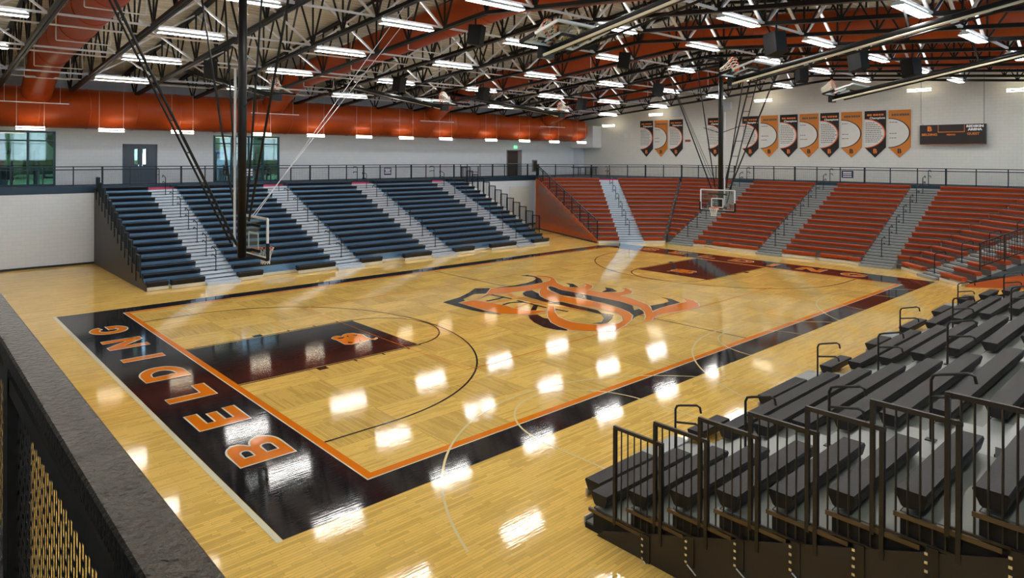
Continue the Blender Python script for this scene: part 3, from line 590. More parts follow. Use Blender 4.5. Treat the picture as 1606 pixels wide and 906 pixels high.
# ---- bank N: near charcoal bleachers
YN,DN,RN,ZN=-2.92,.65,.266,.32
XN=1.60
NX=[('seat',XN+.04,4.05),('aisle',4.05,5.55),('seat',5.55,10.75),('aisle',10.75,12.1),('seat',12.1,17.05),('aisle',17.05,18.5),('seat',18.5,23.6),('aisle',23.6,25.2),('seat',25.2,26.9)]
R0N=[(2.35,4.0),(5.6,6.75),(8.62,10.6),(12.12,13.5),(15.4,16.7),(18.4,20.25),(21.92,23.45),(25.2,26.4)]
bN,_,_=bank('bleacher_bank','charcoal bleachers with railed stepped end, nearest the camera',None,(0,-1),RN,ZN,[(k,(a,YN),(b,YN),(a,YN-14*DN),(b,YN-14*DN)) for k,a,b in NX],[((a,YN),(b,YN)) for a,b in R0N],M['seatn'],M['deckn'],M['stepn'],handm=M['rail'],rail_rows=(0,2,4,6,8,10,12,14),drop=.23,riser=M['void'])
st=[]
for k in range(15):
    zz=ZN-.23+RN*k-.015; st+=[(XN+.02,YN-DN*(k+(.08 if k else .85)),zz),(XN+.02,YN-DN*(k+1.08),zz)]
side_panel(bN,[(XN+.02,YN-DN*.85,.0)]+st+[(XN+.02,st[-1][1],0)],M['void'],'void_shade_panel',thick=-.012)  # black sheet painting in the dark open space under the decks
side_panel(bN,[(XN-.04,-3.72,.0),(XN-.04,-12.8,.0),(XN-.04,-12.8,3.60),(XN-.04,-3.84,.12)],M['skirt'],'skirt_panel',thick=-.03,label='dark bronze skirt panel closing the lower end')
for k in range(1,15):
    y=YN-DN*(k+.70); z=ZN-.23+RN*k
    guard(bN,XN-.02,y,y-DN*1.14,z+.03,M['rail'],h=1.33,nb=6,bottom=.0,rear=.06)
    e=MB(); e.beam((XN-.02,YN-DN*k,z-.02),(XN-.02,YN-DN*(k+1.35),z-.02),.045,.05); e.build('deck_edge_rail',M['bronze'],bN)  # lighter bronze imitates a highlight along the deck edge
    b=MB(); yb=y-DN*.70
    b.box((XN-.06,yb-.13,z-.36),(XN+.02,yb-.03,z+.03)); b.build('mounting_bracket',M['rail'],bN)
    b=MB()
    for q in range(4): b.box((XN-.085,yb-.05,z-.05-.09*q),(XN-.062,yb-.02,z-.02-.09*q))
    b.tube([(XN-.07,yb-.05,z-.34),(XN-.08,yb-.12,z-.38),(XN-.10,yb-.19,z-.41)],.014,6); b.build('bolt_row',M['chrome'],bN)
side_panel(bN,[(26.95,YN-.2,.0),(26.95,-12.6,.0),(26.95,-12.6,3.5),(26.95,YN-.5,.25)],M['skirt'],thick=.02)
# ---- bank C: orange bleachers facing along the court
C0,DC,RC,ZC0=33.35,.59,.259,.41
def yseg(k,yl,yr,tl=None,tr=None): return (k,(C0,yl),(C0,yr),(C0+14*DC,yl if tl is None else tl),(C0+14*DC,yr if tr is None else tr))
CS=[yseg('seat',14.06,13.8,17.7,13.8),yseg('aisle',13.8,12.2),yseg('seat',12.2,8.2),yseg('aisle',8.2,6.83),yseg('seat',6.83,2.9),yseg('aisle',2.9,1.42),yseg('seat',1.42,1.16,1.42,-2.7)]
r0C=[((C0,12.2),(C0,11.5)),((C0+.12,11.0),(C0+.12,9.9)),((C0-.1,9.9),(C0-.1,8.2)),((C0,6.83),(C0,5.1)),((C0+.12,4.9),(C0+.12,3.4)),((C0-.1,3.35),(C0-.1,2.9))]
bC,_,_=bank('bleacher_bank','orange bleachers facing straight down the court behind the far hoop',None,(1,0),RC,ZC0,CS,r0C,M['seato'],M['decko'],M['decko'],handm=M['railb'],riser=M['riser'])
# ---- bank B: orange corner wedge facing the camera
a51=.9; nB=(math.cos(a51),math.sin(a51)); 
BL,BR,TL,TR=(29.6,16.8),(33.06,14.06),(32.95,24.7),(41.45,17.8)
def bl(t_): return lerp(BL,BR,t_)
def tl(t_): return lerp(TL,TR,t_)
fB=[0,.335,.70,1]; fT=[0,.43,.565,1]
BS=[('seat',bl(0),bl(.335),tl(0),tl(.43)),('aisle',bl(.335),bl(.70),tl(.43),tl(.565)),('seat',bl(.70),bl(1),tl(.565),tl(1))]
bB,LB,RB=bank('bleacher_bank','orange corner bleacher wedge with one bright silver aisle',None,nB,RC,ZC0,BS,[(bl(0.02),bl(.33)),(bl(.71),bl(.99))],M['seato'],M['decko'],M['alu'],handm=M['railb'],riser=M['riser'])
o3=lambda p,z,s=-.03:(p[0]-.78*-s*0,p[1],z)
pL0,pL15=LB(BS[0],.1),LB(BS[0],15)
side_panel(bB,[(*pL0,0),(*pL15,0),(*pL15,3.98),(*LB(BS[0],14),ZC0+RC*14-.2),(*pL0,.24)],M['orangep'],'end_panel',label='plain orange side panel of the corner wedge')
side_panel(bB,[(*pL0,0),(*pL15,0),(*pL15,.10),(*pL0,.10)],M['base'],'baseboard',thick=-.01)
def sloped_guard(parent,p0,p1,z0_,z1_,m,h=1.07,name='guard_rail',nb=60,posts=8):
    mb=MB()
    for hh,w_ in ((h,.05),(.08,.05),(h-.16,.03)): mb.beam((*p0,z0_+hh),(*p1,z1_+hh),w_,w_)
    for i in range(posts+1):
        q=lerp(p0,p1,i/posts); z=z0_+(z1_-z0_)*i/posts; mb.beam((*q,z-.1),(*q,z+h),.05,.05)
    for i in range(nb):
        q=lerp(p0,p1,(i+.5)/nb); z=z0_+(z1_-z0_)*(i+.5)/nb; mb.tube([(*q,z+.08),(*q,z+h)],.010,5,cap=False)
    return mb.build(name,m,parent)
sloped_guard(bB,(pL0[0]+.06,pL0[1]-.02),(pL15[0]+.06,pL15[1]-.02),.42,4.02,M['railb'])
# ---- bank D: orange corner wedge at right
t_=(-.72,-.69); nD=(.69,-.72)
D0=(33.57,1.16); DT=(41.45,-2.75)
def dq(s,k): b=lerp(D0,DT,k/14); 
def dpt(s,k): return (D0[0]+t_[0]*s+nD[0]*.59*k, D0[1]+t_[1]*s+nD[1]*.59*k)
DS=[('seat',D0,dpt(1.75,0),DT,dpt(1.75,14)),('aisle',dpt(1.75,0),dpt(3.0,0),dpt(1.75,14),dpt(3.0,14)),('seat',dpt(3.0,0),dpt(4.5,0),dpt(3.0,14),dpt(4.5,14))]
bD,LD,RD=bank('bleacher_bank','orange corner bleachers beside the end of the charcoal bleachers',None,nD,RC,ZC0,DS,[(dpt(.05,0),dpt(1.7,0)),(dpt(3.05,0),dpt(4.5,0))],M['seato'],M['decko'],M['decko'],handm=M['railb'],riser=M['riser'],rail_rows=range(0,14,2))
e0,e1=dpt(4.53,.1),dpt(4.53,14.9)
side_panel(bD,[(*dpt(4.5,.6),0),(*dpt(4.5,14.9),0),(*dpt(4.5,14.9),3.8),(*dpt(4.5,.6),.2)],M['void'],'void_shade_panel',thick=-.012)  # flat black sheet stands for the unlit gap above the orange panel
e0=dpt(4.56,.3); e1=dpt(4.56,14.9)
side_panel(bD,[(*e0,0),(*e1,0),(*e1,2.0),(*e0,.12)],M['orangep'],'end_panel',thick=-.03,label='low orange side panel of the corner bleachers')
sloped_guard(bD,dpt(4.5,1.3),dpt(4.5,14.8),.85,4.02,M['rail'],h=1.1,nb=72)

# ================================================================ walkway guard rails
def edge_rail(name,label,P_,cat='guard rail',pitch=1.37,m=None,mesh=True,mp=.06):
    m=m or M['railb']; t=thing(name,label,cat,(P_[0][0],P_[0][1],0))
    ox,oy=P_[0]
    mb1,mb2,mb3=MB(),MB(),MB(); g=MB()
    for a,b in zip(P_[:-1],P_[1:]):
        a_=(a[0]-ox,a[1]-oy); b_=(b[0]-ox,b[1]-oy)
        mb1.beam((*a_,ZC+1.07),(*b_,ZC+1.07),.055,.045); mb2.beam((*a_,ZC+.92),(*b_,ZC+.92),.045,.05); mb3.beam((*a_,ZC+.12),(*b_,ZC+.12),.045,.05)
        ln=(Vector(b)-Vector(a)).length; n=max(1,round(ln/pitch))
        for i in range(n+1):
            q=lerp(a_,b_,i/n); w_=.085 if i%3==0 else .05
            MB().box((q[0]-w_/2,q[1]-w_/2,ZC),(q[0]+w_/2,q[1]+w_/2,ZC+1.08)).build('post',m,t)
        if mesh:
            k=int(ln/mp)
            for i in range(k):
                q=lerp(a_,b_,(i+.5)/k); g.beam((*q,ZC+.12),(*q,ZC+.92),.006,.006)
            for j in range(int(.8/mp)): g.beam((*a_,ZC+.14+mp*j),(*b_,ZC+.14+mp*j),.006,.006)
    mb1.build('top_rail',m,t); mb2.build('second_rail',m,t); mb3.build('bottom_rail',m,t)
    if g.v: g.build('mesh_infill',m,t)
    return t
edge_rail('guard_rail','long blue black mesh guard rail along the window side walkway',[(-6.3,27.95),(36.6,27.95),(33.5,25.4)])
edge_rail('guard_rail','long black mesh guard rail above the orange bleachers',[(33.5,25.35),(42.3,18.1),(42.3,-2.9),(36.3,-8.6)])
edge_rail('guard_rail','black mesh guard rail behind the charcoal bleachers',[(36.2,-12.95),(-5.9,-12.95)],mp=.1)
# near rail
nr=thing('guard_rail','heavy hammered bronze guard rail in the lower left foreground','guard rail',(-6.415,0,0))
YN0,YN1=-12.9,27.8
c=MB(); c.profile((0,YN0,ZC+1.07),(0,YN1,ZC+1.07),(1,0),[(-.05,-.05),(.05,-.05),(.05,-.006),(.044,0),(-.044,0),(-.05,-.006)]); c.build('top_rail',M['cap'],nr,nrm=True)
c=MB(); c.profile((0,YN0,ZC+.95),(0,YN1,ZC+.95),(1,0),[(-.03,-.055),(.03,-.055),(.03,0),(-.03,0)]); c.build('second_rail',M['rail'],nr,nrm=True)
MB().box((-.02,YN0,ZC+.08),(.02,YN1,ZC+.13)).build('bottom_rail',M['rail'],nr)
for i,y in enumerate([-12.6,-11.3,-10.0,-8.62,-7.2,-5.8,-4.4,-3,-1.6]+[1.2+2.8*j for j in range(10)]): MB().box((-.035,y-.045,ZC),(.035,y+.045,ZC+1.03)).build('post',M['rail'],nr)
g=MB(); px_=.030; pz=.085; th=.0022
yy=-8.58
i=0
while yy<-2.5:
    g.box((-.0008,yy-.005,ZC+.13),(.0008,yy+.005,ZC+.90))
    for j in range(11):
        z=ZC+.13+pz*j+(pz/2 if i%2 else 0)
        if z<ZC+.89: g.box((-.0008,yy,z),(.0008,yy+px_,z+.016))
    yy+=px_; i+=1
g.box((-.003,-2.5,ZC+.13),(.003,27.7,ZC+.135))
g.build('mesh_infill',M['rail'],nr)

# signs hung on the rails
def rail_sign(x,y,z,w,h,lab,lines,xd=(1,0,0),m=M['signb'],n=(0,-1,0)):
    t=thing('sign',lab,'sign',(x,y,z))
    X_=Vector(xd); N_=Vector(n)
    a=-X_*w/2; b=X_*w/2
    MB().add([a+Vector((0,0,-h/2)),b+Vector((0,0,-h/2)),b+Vector((0,0,h/2)),a+Vector((0,0,h/2)),a+Vector((0,0,-h/2))-N_*.02,b+Vector((0,0,-h/2))-N_*.02,b+Vector((0,0,h/2))-N_*.02,a+Vector((0,0,h/2))-N_*.02],[(0,1,2,3),(7,6,5,4),(0,4,5,1),(1,5,6,2),(2,6,7,3),(3,7,4,0)]).build('sign_face',m,t)
    for zz,hh,ww in lines:
        mb=MB(); k=7
        for i in range(k):
            u0=-ww/2+ww*i/k; c_=X_*(u0+ww/k*.4)+N_*.004+Vector((0,0,zz)); mb.beam(c_-X_*ww/k*.36,c_+X_*ww/k*.36,.006,hh)
        mb.build('printed_line',M['twhite'],t)
    return t
rail_sign(10.2,27.86,4.62,.62,.62,'small dark sign with white print on the rail at the mast side window',[(.2,.12,.5),(.04,.09,.5),(-.1,.09,.5)])
rail_sign(20.6,27.86,4.62,.62,.52,'small navy sign on the rail over the middle of the black bleachers',[(.15,.07,.5),(.03,.09,.4),(-.11,.08,.5)])
rail_sign(42.2,6.45,4.62,.68,.48,'small dark sign on the rail above the middle orange bleachers',[(.12,.08,.5),(-.0,.06,.5),(-.13,.07,.5)],(0,-1,0),n=(-1,0,0))

# ================================================================ roof trusses
TX=[-2.65+3.25*k for k in range(-2,15)]
PT=2.35
def truss(x):
    t=thing('roof_truss','',"roof truss",(x,0,0),0,'black roof trusses')
    b=MB(); tp=MB()
    for ya,yb in ((YR+.1,RY),(RY,YW-.1)):
        for dx in (-.065,.065): b.beam((dx,ya,zb(ya)),(dx,yb,zb(yb)),.10,.13); tp.beam((dx,ya,zt(ya)),(dx,yb,zt(yb)),.10,.13)
    b.build('bottom_chord',M['blacksteel'],t); tp.build('top_chord',M['blacksteel'],t)
    ys=[RY+PT*k for k in range(-10,11) if YR<RY+PT*k<YW]
    for y in ys:
        MB().beam((0,y,zb(y)),(0,y,zt(y)),.06,.06).build('web_member',M['blacksteel'],t)
        for s in (-1,1):
            y2=y+s*PT/2
            if YR<y2<YW: MB().beam((0,y,zb(y)),(0,y2,zt(y2)),.07,.05).build('web_member',M['blacksteel'],t)
    return t
t0=truss(TX[0])
for i,x in enumerate(TX):
    o=t0 if i==0 else copy_tree(t0)
    o.location.x=x; o['label']='black lattice roof truss, %s counted from the camera end of the gym'%ORD[i]
# cross braces, struts
ROWS=[RY+4.7*(k+.5) for k in range(-4,4)]
def yname(j): return '%s row from windows'%ORD[len(ROWS)-1-j]
bays=[(TX[i],TX[i+1]) for i in range(len(TX)-1)]
DUCTX=(-1.02,11.98,24.98,37.98)
bi=0
for i,(xa,xb_) in enumerate(bays):
    isduct=any(xa<d<xb_ for d in DUCTX)
    for j,y in enumerate(ROWS):
        if xb_>XW: continue
        t=thing('cross_brace','pale steel %s, %s roof bay from the camera, %s'%('strut' if isduct else 'cross brace',ORD[i],yname(j)),'roof brace',(xa,y,0),0,'pale braces between the roof trusses')
        w_=xb_-xa
        if not isduct:
            MB().beam((.06,0,zb(y)),(w_-.06,0,zt(y)-.08),.085,.07).build('brace_bar',M['brace'],t)
            MB().beam((w_-.06,.07,zb(y)),(.06,.07,zt(y)-.08),.085,.07).build('brace_bar',M['brace'],t)
        if True:
            MB().beam((.06,0,zb(y)+.02),(w_-.06,0,zb(y)+.02),.07,.07).build('strut',M['brace'],t)
# ================================================================ lamps
def lamp(label):
    t=thing('linear_light',label,'ceiling light',(0,0,0),0,'long ceiling lights')
    h=MB(); h.add([(-1.22,-.10,.10),(1.22,-.10,.10),(1.22,.10,.10),(-1.22,.10,.10),(-1.22,-.16,0),(1.22,-.16,0),(1.22,.16,0),(-1.22,.16,0)],[(0,3,7,4),(1,5,6,2),(0,4,5,1),(3,2,6,7)])
    h.box((-1.22,-.06,.10),(1.22,.06,.15)); h.build('housing',M['white'],t)
    d=MB(); d.box((-1.2,-.115,.005),(1.2,.115,.03)); d.build('diffuser',M['lamp'],t)
    u=MB(); u.box((-1.15,-.05,.151),(1.15,.05,.165)); u.build('upper_lens',M['uplamp'],t)
    r_=MB()
    for sx in (-1,1): r_.box((sx*1.0-.03,-.05,.15),(sx*1.0+.03,.05,.19))
    r_.build('mounting_clip',M['brace'],t)
    return t
L0=None
for i,(xa,xb_) in enumerate(bays):
    if abs((xa+xb_)/2-2.225)%6.5>.2 and abs(abs((xa+xb_)/2-2.225)%6.5-6.5)>.2: continue
    if xa<-6 or xb_>XW: continue
    for j,y in enumerate(ROWS):
        lab='long white ceiling light, %s roof bay from the camera, %s'%(ORD[i],yname(j))
        if L0 is None: L0=lamp(lab); o=L0
        else: o=copy_tree(L0); o['label']=lab
        o.location=((xa+xb_)/2-.25,y,zb(y)-.20)
# strip lights under the big duct
S0=None
SXS=[-9.1,-5.2,-1.35,2.4,6.15,10.97,14.75,18.5,22.15,25.9,30.7,34.6,38.4,42.2]
def strip(label,grp,cl=3.9):
    t=thing('strip_light',label,'strip light',(0,0,0),0,grp)
    MB().box((-.65,-.07,-.02),(.65,.07,.05)).build('housing',M['white'],t)
    MB().tube([(-.63,-.03,-.045),(.63,-.03,-.045)],.028,8).build('tube',M['strip'],t); MB().tube([(-.63,0,.08),(.63,0,.08)],.026,8).build('tube',M['stripup'],t)
    c_=MB()
    for q in (-.6,.6): c_.tube([(q,0,.05),(q,0,cl)],.006,4)
    c_.build('hanger_cable',M['white'],t)
    return t
for i,x in enumerate(SXS):
    lab='thin strip light hanging under the big orange duct, %s from the camera end'%ORD[i]
    if S0 is None: S0=strip(lab,'strip lights under the orange duct'); o=S0
    else: o=copy_tree(S0); o['label']=lab
    o.location=(x,27.75,6.98)
for i,(y,z) in enumerate(((26.8,8.55),(22.0,9.35),(13.0,10.0),(3.3,10.05),(-1.6,9.7))):
    o=strip('strip light high along the end wall, %s from the window side'%ORD[i],'strip lights along the end wall',zt(y)-z+.1)
    o.location=(44.9,y,z); o.rotation_euler=(0,0,PI/2)
# ================================================================ ducts
def duct_path(name,label,pts,r,seams,cap=True,hang=()):
    t=thing(name,label,'duct',(0,0,0))
    MB().tube(pts,r,28).build('pipe',M['duct'],t,smooth=False)
    for a,b in seams: MB().tube([a,b],(r[0] if isinstance(r,list) else r)+.025,28).build('seam_band',M['duct'],t)
    return t
YD,ZD,RD_=28.95,8.15,1.05
md=duct_path('main_duct','huge round orange duct running above the window side walkway',[(XB+.1,YD,ZD),(43.0,YD,ZD),(43.5,YD,ZD),(43.75,YD,ZD),(43.85,YD,ZD)],[RD_,RD_,RD_*.93,RD_*.72,.2],[((x,YD,ZD),(x+.05,YD,ZD)) for x in [-8+2.35*k for k in range(22)]])
for ch in md.children:
    if ch.name.startswith('pipe'): ch.data.shade_smooth()
def branch(x,label):
    t=thing('branch_duct',label,'duct',(x,0,0),0,'orange branch ducts')
    r=.72; off=.95
    pts=[(0,28.8,8.5),(0,27.4,9.35),(0,25.8,zb(25.8)+.8)]+[(0,y,zb(y)+off) for y in (24,20,16,12,9,RY,6,2,-2,-6,-10,-13.5)]
    o=MB().tube(pts,r,26).build('pipe',M['duct'],t,smooth=True)
    for y in [26-2.4*k for k in range(17)]:
        if abs(y-RY)<.8: continue
        MB().tube([(0,y,zb(y)+off),(0,y-.05,zb(y-.05)+off)],r+.02,26).build('seam_band',M['duct'],t)
    return t
b0=branch(DUCTX[0],'')
for i,x in enumerate(DUCTX):
    o=b0 if i==0 else copy_tree(b0); o.location.x=x; o['label']='round orange branch duct crossing under the roof, %s from the camera end'%ORD[i]
# trapeze hangers round the branch ducts
h0=None
for i,x in enumerate(DUCTX):
    for j,y in enumerate((25.2,22.6,17.8,13.2)):
        if h0 is None:
            h0=thing('duct_hanger','','hanger',(0,0,0),0,'thin white hangers under the branch ducts')
            MB().tube([(-.95,0,1.4),(-.95,0,-.02),(-.93,0,-.05),(.93,0,-.05),(.95,0,-.02),(.95,0,1.4)],.022,6).build('frame',M['white'],h0); o=h0
        else: o=copy_tree(h0)
        o.location=(x,y,zb(y)-.02); o['label']='thin white trapeze hanger under the %s branch duct, %s from the window wall'%(ORD[i],ORD[j])
bar=None
for i,x in enumerate(DUCTX):
    if bar is None:
        bar=thing('hanger_bar','','hanger',(0,27.3,8.25),0,'thin white bars in front of the big duct')
        MB().tube([(-1.6,0,0),(1.6,0,0)],.025,6).build('bar',M['white'],bar)
        MB().tube([(-1.2,0,0),(-1.2,0,2.6)],.006,4).build('rod',M['white'],bar); MB().tube([(1.2,0,0),(1.2,0,2.6)],.006,4).build('rod',M['white'],bar); o=bar
    else: o=copy_tree(bar)
    o.location.x=x-.3; o['label']='thin white bar hung before the big orange duct, %s from the camera end'%ORD[i]
gp=thing('gate_panel','small black railed gate on the walkway behind the last black bleacher aisle','gate',(28.2,28.6,ZC))
mb=MB(); mb.beam((0,0,0),(0,0,1.05),.05,.05); mb.beam((1.0,0,0),(1.0,0,.85),.05,.05); mb.beam((0,0,.85),(1.0,0,.85),.05,.05); mb.beam((0,0,.1),(1.9,0,.1),.04,.04); mb.beam((1.0,0,.45),(1.9,0,.45),.04,.04); mb.beam((1.9,0,0),(1.9,0,.9),.05,.05)
for k in range(6): mb.beam((.15*(k+1),0,.1),(.15*(k+1),0,.85),.015,.015)
mb.build('frame',M['rail'],gp)
# conduits running with the walkway
for i,y in enumerate((20.6,25.9,16.4)):
    tag(MB().tube([(-9,y,zb(y)+.12),(43,y,zb(y)+.12)],.035,6).build('conduit',M['brace']),'long pale conduit under the roof, %s from the window wall'%('second','first','third')[i],'conduit','pale conduits under the roof')

# ================================================================ basketball hoops
def backboard_parts(t,o,X_,Z_,F_,edge=True):
    """o: centre of the glass; X_ width dir; Z_ board up dir; F_ facing dir"""
    o=Vector(o);X_=Vector(X_);Z_=Vector(Z_);F_=Vector(F_)
    W_,H_=.915,.535
    def P_(a,b,c=0): return o+X_*a+Z_*b+F_*c
    g=MB(); g.add([P_(-W_,-H_),P_(W_,-H_),P_(W_,H_),P_(-W_,H_),P_(-W_,-H_,-.015),P_(W_,-H_,-.015),P_(W_,H_,-.015),P_(-W_,H_,-.015)],[(0,1,2,3),(7,6,5,4),(0,4,5,1),(1,5,6,2),(2,6,7,3),(3,7,4,0)]); g.build('glass_panel',M['bglass'],t)
    f=MB(); 
    for a,b in (((-W_,-H_),(W_,-H_)),((-W_,H_),(W_,H_)),((-W_,-H_),(-W_,H_)),((W_,-H_),(W_,H_))): f.beam(P_(*a,0),P_(*b,0),.055,.055,upv=F_)
    f.build('frame',M['white'],t)
    q=MB()
    for a,b in (((-.305,-.38),(.305,-.38)),((-.305,.08),(.305,.08)),((-.305,-.38),(-.305,.08)),((.305,-.38),(.305,.08))): q.beam(P_(*a,.012),P_(*b,.012),.05,.01,upv=F_) if False else q.beam(P_(*a,.012),P_(*b,.012),.05,.012,upv=Z_ if abs(b[0]-a[0])<.01 else F_.cross(Z_)*0+F_)
    q.build('target_square',M['white'],t)
    p=MB(); p.beam(P_(-W_-.02,-H_-.03),P_(W_+.02,-H_-.03),.07,.07,upv=F_)
    for s in (-1,1): p.beam(P_(s*(W_+.02),-H_-.03),P_(s*(W_+.02),-.12),.07,.07,upv=F_)
    p.build('edge_padding',M['pad'],t)
    rc=P_(0,-.38,.15+.23); r=MB()
    ring_=[rc+X_*.23*math.cos(2*PI*k/20)+F_*.23*math.sin(2*PI*k/20) for k in range(21)]
    r.tube(ring_,.012,6); r.beam(P_(-.07,-.38,0),P_(-.07,-.38,.19),.02,.06,upv=Z_); r.beam(P_(.07,-.38,0),P_(.07,-.38,.19),.02,.06,upv=Z_)
    a=MB(); r.beam(P_(0,-.43,0),P_(0,-.43,.02),.2,.15,upv=Z_)
    rim=r.build('rim',M['rim'],t)
    return rc,rim
def net(t,rc,X_,D_,F_,ln=.45,droop=(0,0,0),rim=None):
    rc=Vector(rc);X_=Vector(X_);D_=Vector(D_);F_=Vector(F_);dr=Vector(droop); mb=MB(); n=12
    prof=[(.23,0),(.19,.12),(.145,.25),(.125,.36),(.13,ln)]
    def P_(k,i):
        r,d=prof[i]; ph=2*PI*(k+(.5 if i%2 else 0))/n; return rc+X_*r*math.cos(ph)+F_*r*math.sin(ph)+D_*d+dr*(d/ln)**1.5
    for i in range(4):
        for k in range(n):
            mb.tube([P_(k,i),P_(k,i+1)],.0085,4,cap=False); mb.tube([P_(k,i),P_(k-1 if i%2==0 else k+1,i+1)],.0085,4,cap=False)
    return mb.build('net',M['net'],rim or t)
def main_hoop(label,side):
    # local frame: +x faces centre court, origin at floor below backboard face
    t=thing('basketball_hoop',label,'basketball hoop',(1.22,RY,0) if side==0 else (CLx-1.22,RY,0),0 if side==0 else PI)
    rc,rim=backboard_parts(t,(0,0,3.435),(0,1,0),(0,0,1),(1,0,0)); net(t,rc,(0,1,0),(0,0,-1),(1,0,0),rim=rim)
    m=MB(); m.tube([(-.33,0,2.85),(-.33,0,zb(RY)+.3)],.12,16); m.build('mast',M['blacksteel'],t,smooth=True)
    b=MB(); 
    for z in (3.05,3.75): b.beam((-.33,0,z),(-.02,0,z),.1,.08)
    b.beam((-.03,-.5,3.05),(-.03,.5,3.05),.05,.08); b.beam((-.03,-.5,3.75),(-.03,.5,3.75),.05,.08); b.build('mounting_frame',M['blacksteel'],t)
    s=MB(); s.tube([(-.48,.14,3.15),(-.48,.14,8.1)],.038,10); s.build('actuator_rod',M['white'],t)
    r_=MB(); A_=Vector((-.55,.05,3.25)); B_=Vector((-4.35,.05,zb(RY)-.2))
    for dy in (-.19,.19):
        r_.tube([A_+Vector((0,dy,0)),B_+Vector((0,dy,0))],.04 if dy<0 else .03,8)
    for k in range(1,9): q=A_.lerp(B_,k/9); r_.tube([q+Vector((0,-.19,0)),q+Vector((0,.19,0))],.018,6)
    r_.build('back_brace',M['blacksteel'],t)
    f=MB()
    for s_ in (-1,1):
        f.tube([(-.33,s_*.45,3.9),(-.33,s_*3.1,zb(RY-3.1)-.1)],.034,8)
        f.tube([(-.33,s_*.05,7.0),(-.33,s_*.95,7.3)],.02,6)
        f.tube([(-.33,s_*.3,4.1),(-.33,s_*1.35,zb(RY-1.2)-.1)],.03,8)
    f.build('side_brace',M['blacksteel'],t)
    c=MB(); 
    for s_ in (-.16,.16): c.tube([(.02,s_*.5,4.0),(5.5+s_*2,s_,zb(RY)-.4)],.011,5)
    c.build('hoist_cable',M['brace'] if side==0 else M['blacksteel'],t)
    p=MB(); p.beam((-4.6,0,zb(RY)-.12),(1.2,0,zb(RY)-.12),.12,.12)
    p.beam((-.33,-3.2,zb(RY)-.25),(-.33,3.2,zb(RY)-.25),.12,.12); p.build('ceiling_frame',M['blacksteel'],t)
    return t
main_hoop('glass basketball hoop on a black ceiling mast at the near end',0)
main_hoop('glass basketball hoop on a black ceiling mast before the orange bleachers',1)
def side_hoop(x,y,z,s,label):
    # folded up: board horizontal facing up, lower edge towards court centre; s=+1 boom rises to -y, s=-1 to +y
    t=thing('folded_basketball_hoop',label,'basketball hoop',(x,y,z),0 if s>0 else PI,'folded side court hoops under the roof')
    tilt=.30; Zb=Vector((0,-math.cos(tilt),math.sin(tilt))); F=Vector((0,math.sin(tilt),math.cos(tilt)))
    rc,rim=backboard_parts(t,(0,0,0),(1,0,0),Zb,F); net(t,rc,(1,0,0),-Zb,F,droop=(0,0,-.08),rim=rim)
    sl=.20
    m=MB(); m.tube([(0,.55,-.30),(0,-10.6,-.30+11.15*sl)],.10,14); m.build('mast',M['blacksteel'],t,smooth=True)
    m=MB(); m.tube([(-.28,.45,-.42),(-.28,-8.6,-.40+9.0*sl)],.035,8); m.build('actuator_rod',M['kick'],t)
    m=MB(); m.tube([(.3,.2,-.36),(.3,-8.9,-.33+9.1*sl)],.03,8); m.build('back_brace',M['blacksteel'],t)
    m=MB()
    for yy in (-.3,.38): m.beam((-.5,yy,-.06),(.5,yy,-.06),.06,.06); m.beam((0,yy,-.06),(0,yy,-.28),.08,.08)
    m.box((-.34,.42,-.48),(.1,.56,-.22)); m.build('mounting_frame',M['blacksteel'],t)
    m=MB()
    for yy in (-4.2,-8.9):
        zz=-.30-(yy-.55)*sl; m.tube([(0,yy,zz),(0,yy+.2,zb(y+s*yy)-z+.05)],.03,6)
    m.tube([(-1.6,-8.9,zb(y-s*8.9)-z-.05),(1.6,-8.9,zb(y-s*8.9)-z-.05)],.05,8)
    m.build('pivot_hanger',M['blacksteel'],t)
    return t
for i,(x,y) in enumerate(((5.3,-.1),(14.5,0.0),(23.7,.35))): side_hoop(x,y,8.45,1,'folded side court hoop with rising boom, %s from the camera on the near bleacher side'%ORD[i])
for i,x in enumerate((5.5,14.6,23.6)): side_hoop(x,15.5,8.42,-1,'folded side court hoop, %s from the camera on the window side'%ORD[i])

# ================================================================ speakers
def speaker(x,y,rz,label):
    x=min(TX,key=lambda q:abs(q-x)); z=zb(y)-.72
    t=thing('speaker',label,'speaker',(x,y,z),rz,'black speakers hanging from the trusses')
    b=MB(); b.add([(-.28,-.2,-.4),(.28,-.2,-.4),(.2,.3,-.28),(-.2,.3,-.28),(-.28,-.32,.36),(.28,-.32,.36),(.2,.2,.42),(-.2,.2,.42)],[(0,3,2,1),(4,5,6,7),(1,2,6,5),(2,3,7,6),(3,0,4,7),(0,1,5,4)]); b.build('cabinet',M['pad'],t)
    MB().add([(-.26,-.215,-.38),(.26,-.215,-.38),(.26,-.33,.34),(-.26,-.33,.34),(-.26,-.19,-.38),(.26,-.19,-.38),(.26,-.30,.34),(-.26,-.30,.34)],[(0,1,2,3),(7,6,5,4),(0,4,5,1),(1,5,6,2),(2,6,7,3),(3,7,4,0)]).build('grille',M['spk'],t)
    MB().tube([(0,0,.38),(0,0,.7)],.03,6).build('bracket',M['blacksteel'],t)
    return t
SP=[(10.0,8.2,.5),(15.5,.2,2.6),(20.3,8.4,.6),(12.0,17.3,.3),(4.3,17.6,-.4),(19.2,17.8,.2),(31,12.6,.9),(28.6,4.4,2.2),(22.2,-.2,2.7),(26.9,-1.1,2.6),(14.2,5.6,-.6),(28.4,18.3,.2)]
SN=['above the near part of the court by the ridge','over the near sideline at the upper right','over the centre emblem under the ridge','over the black bleachers, right of the mast','left of the near mast','over the third aisle of the black bleachers','close to the first banners','close to the far mast at right','behind the second folded boom','behind the third folded boom','behind the first folded board','above the far end of the black bleachers']
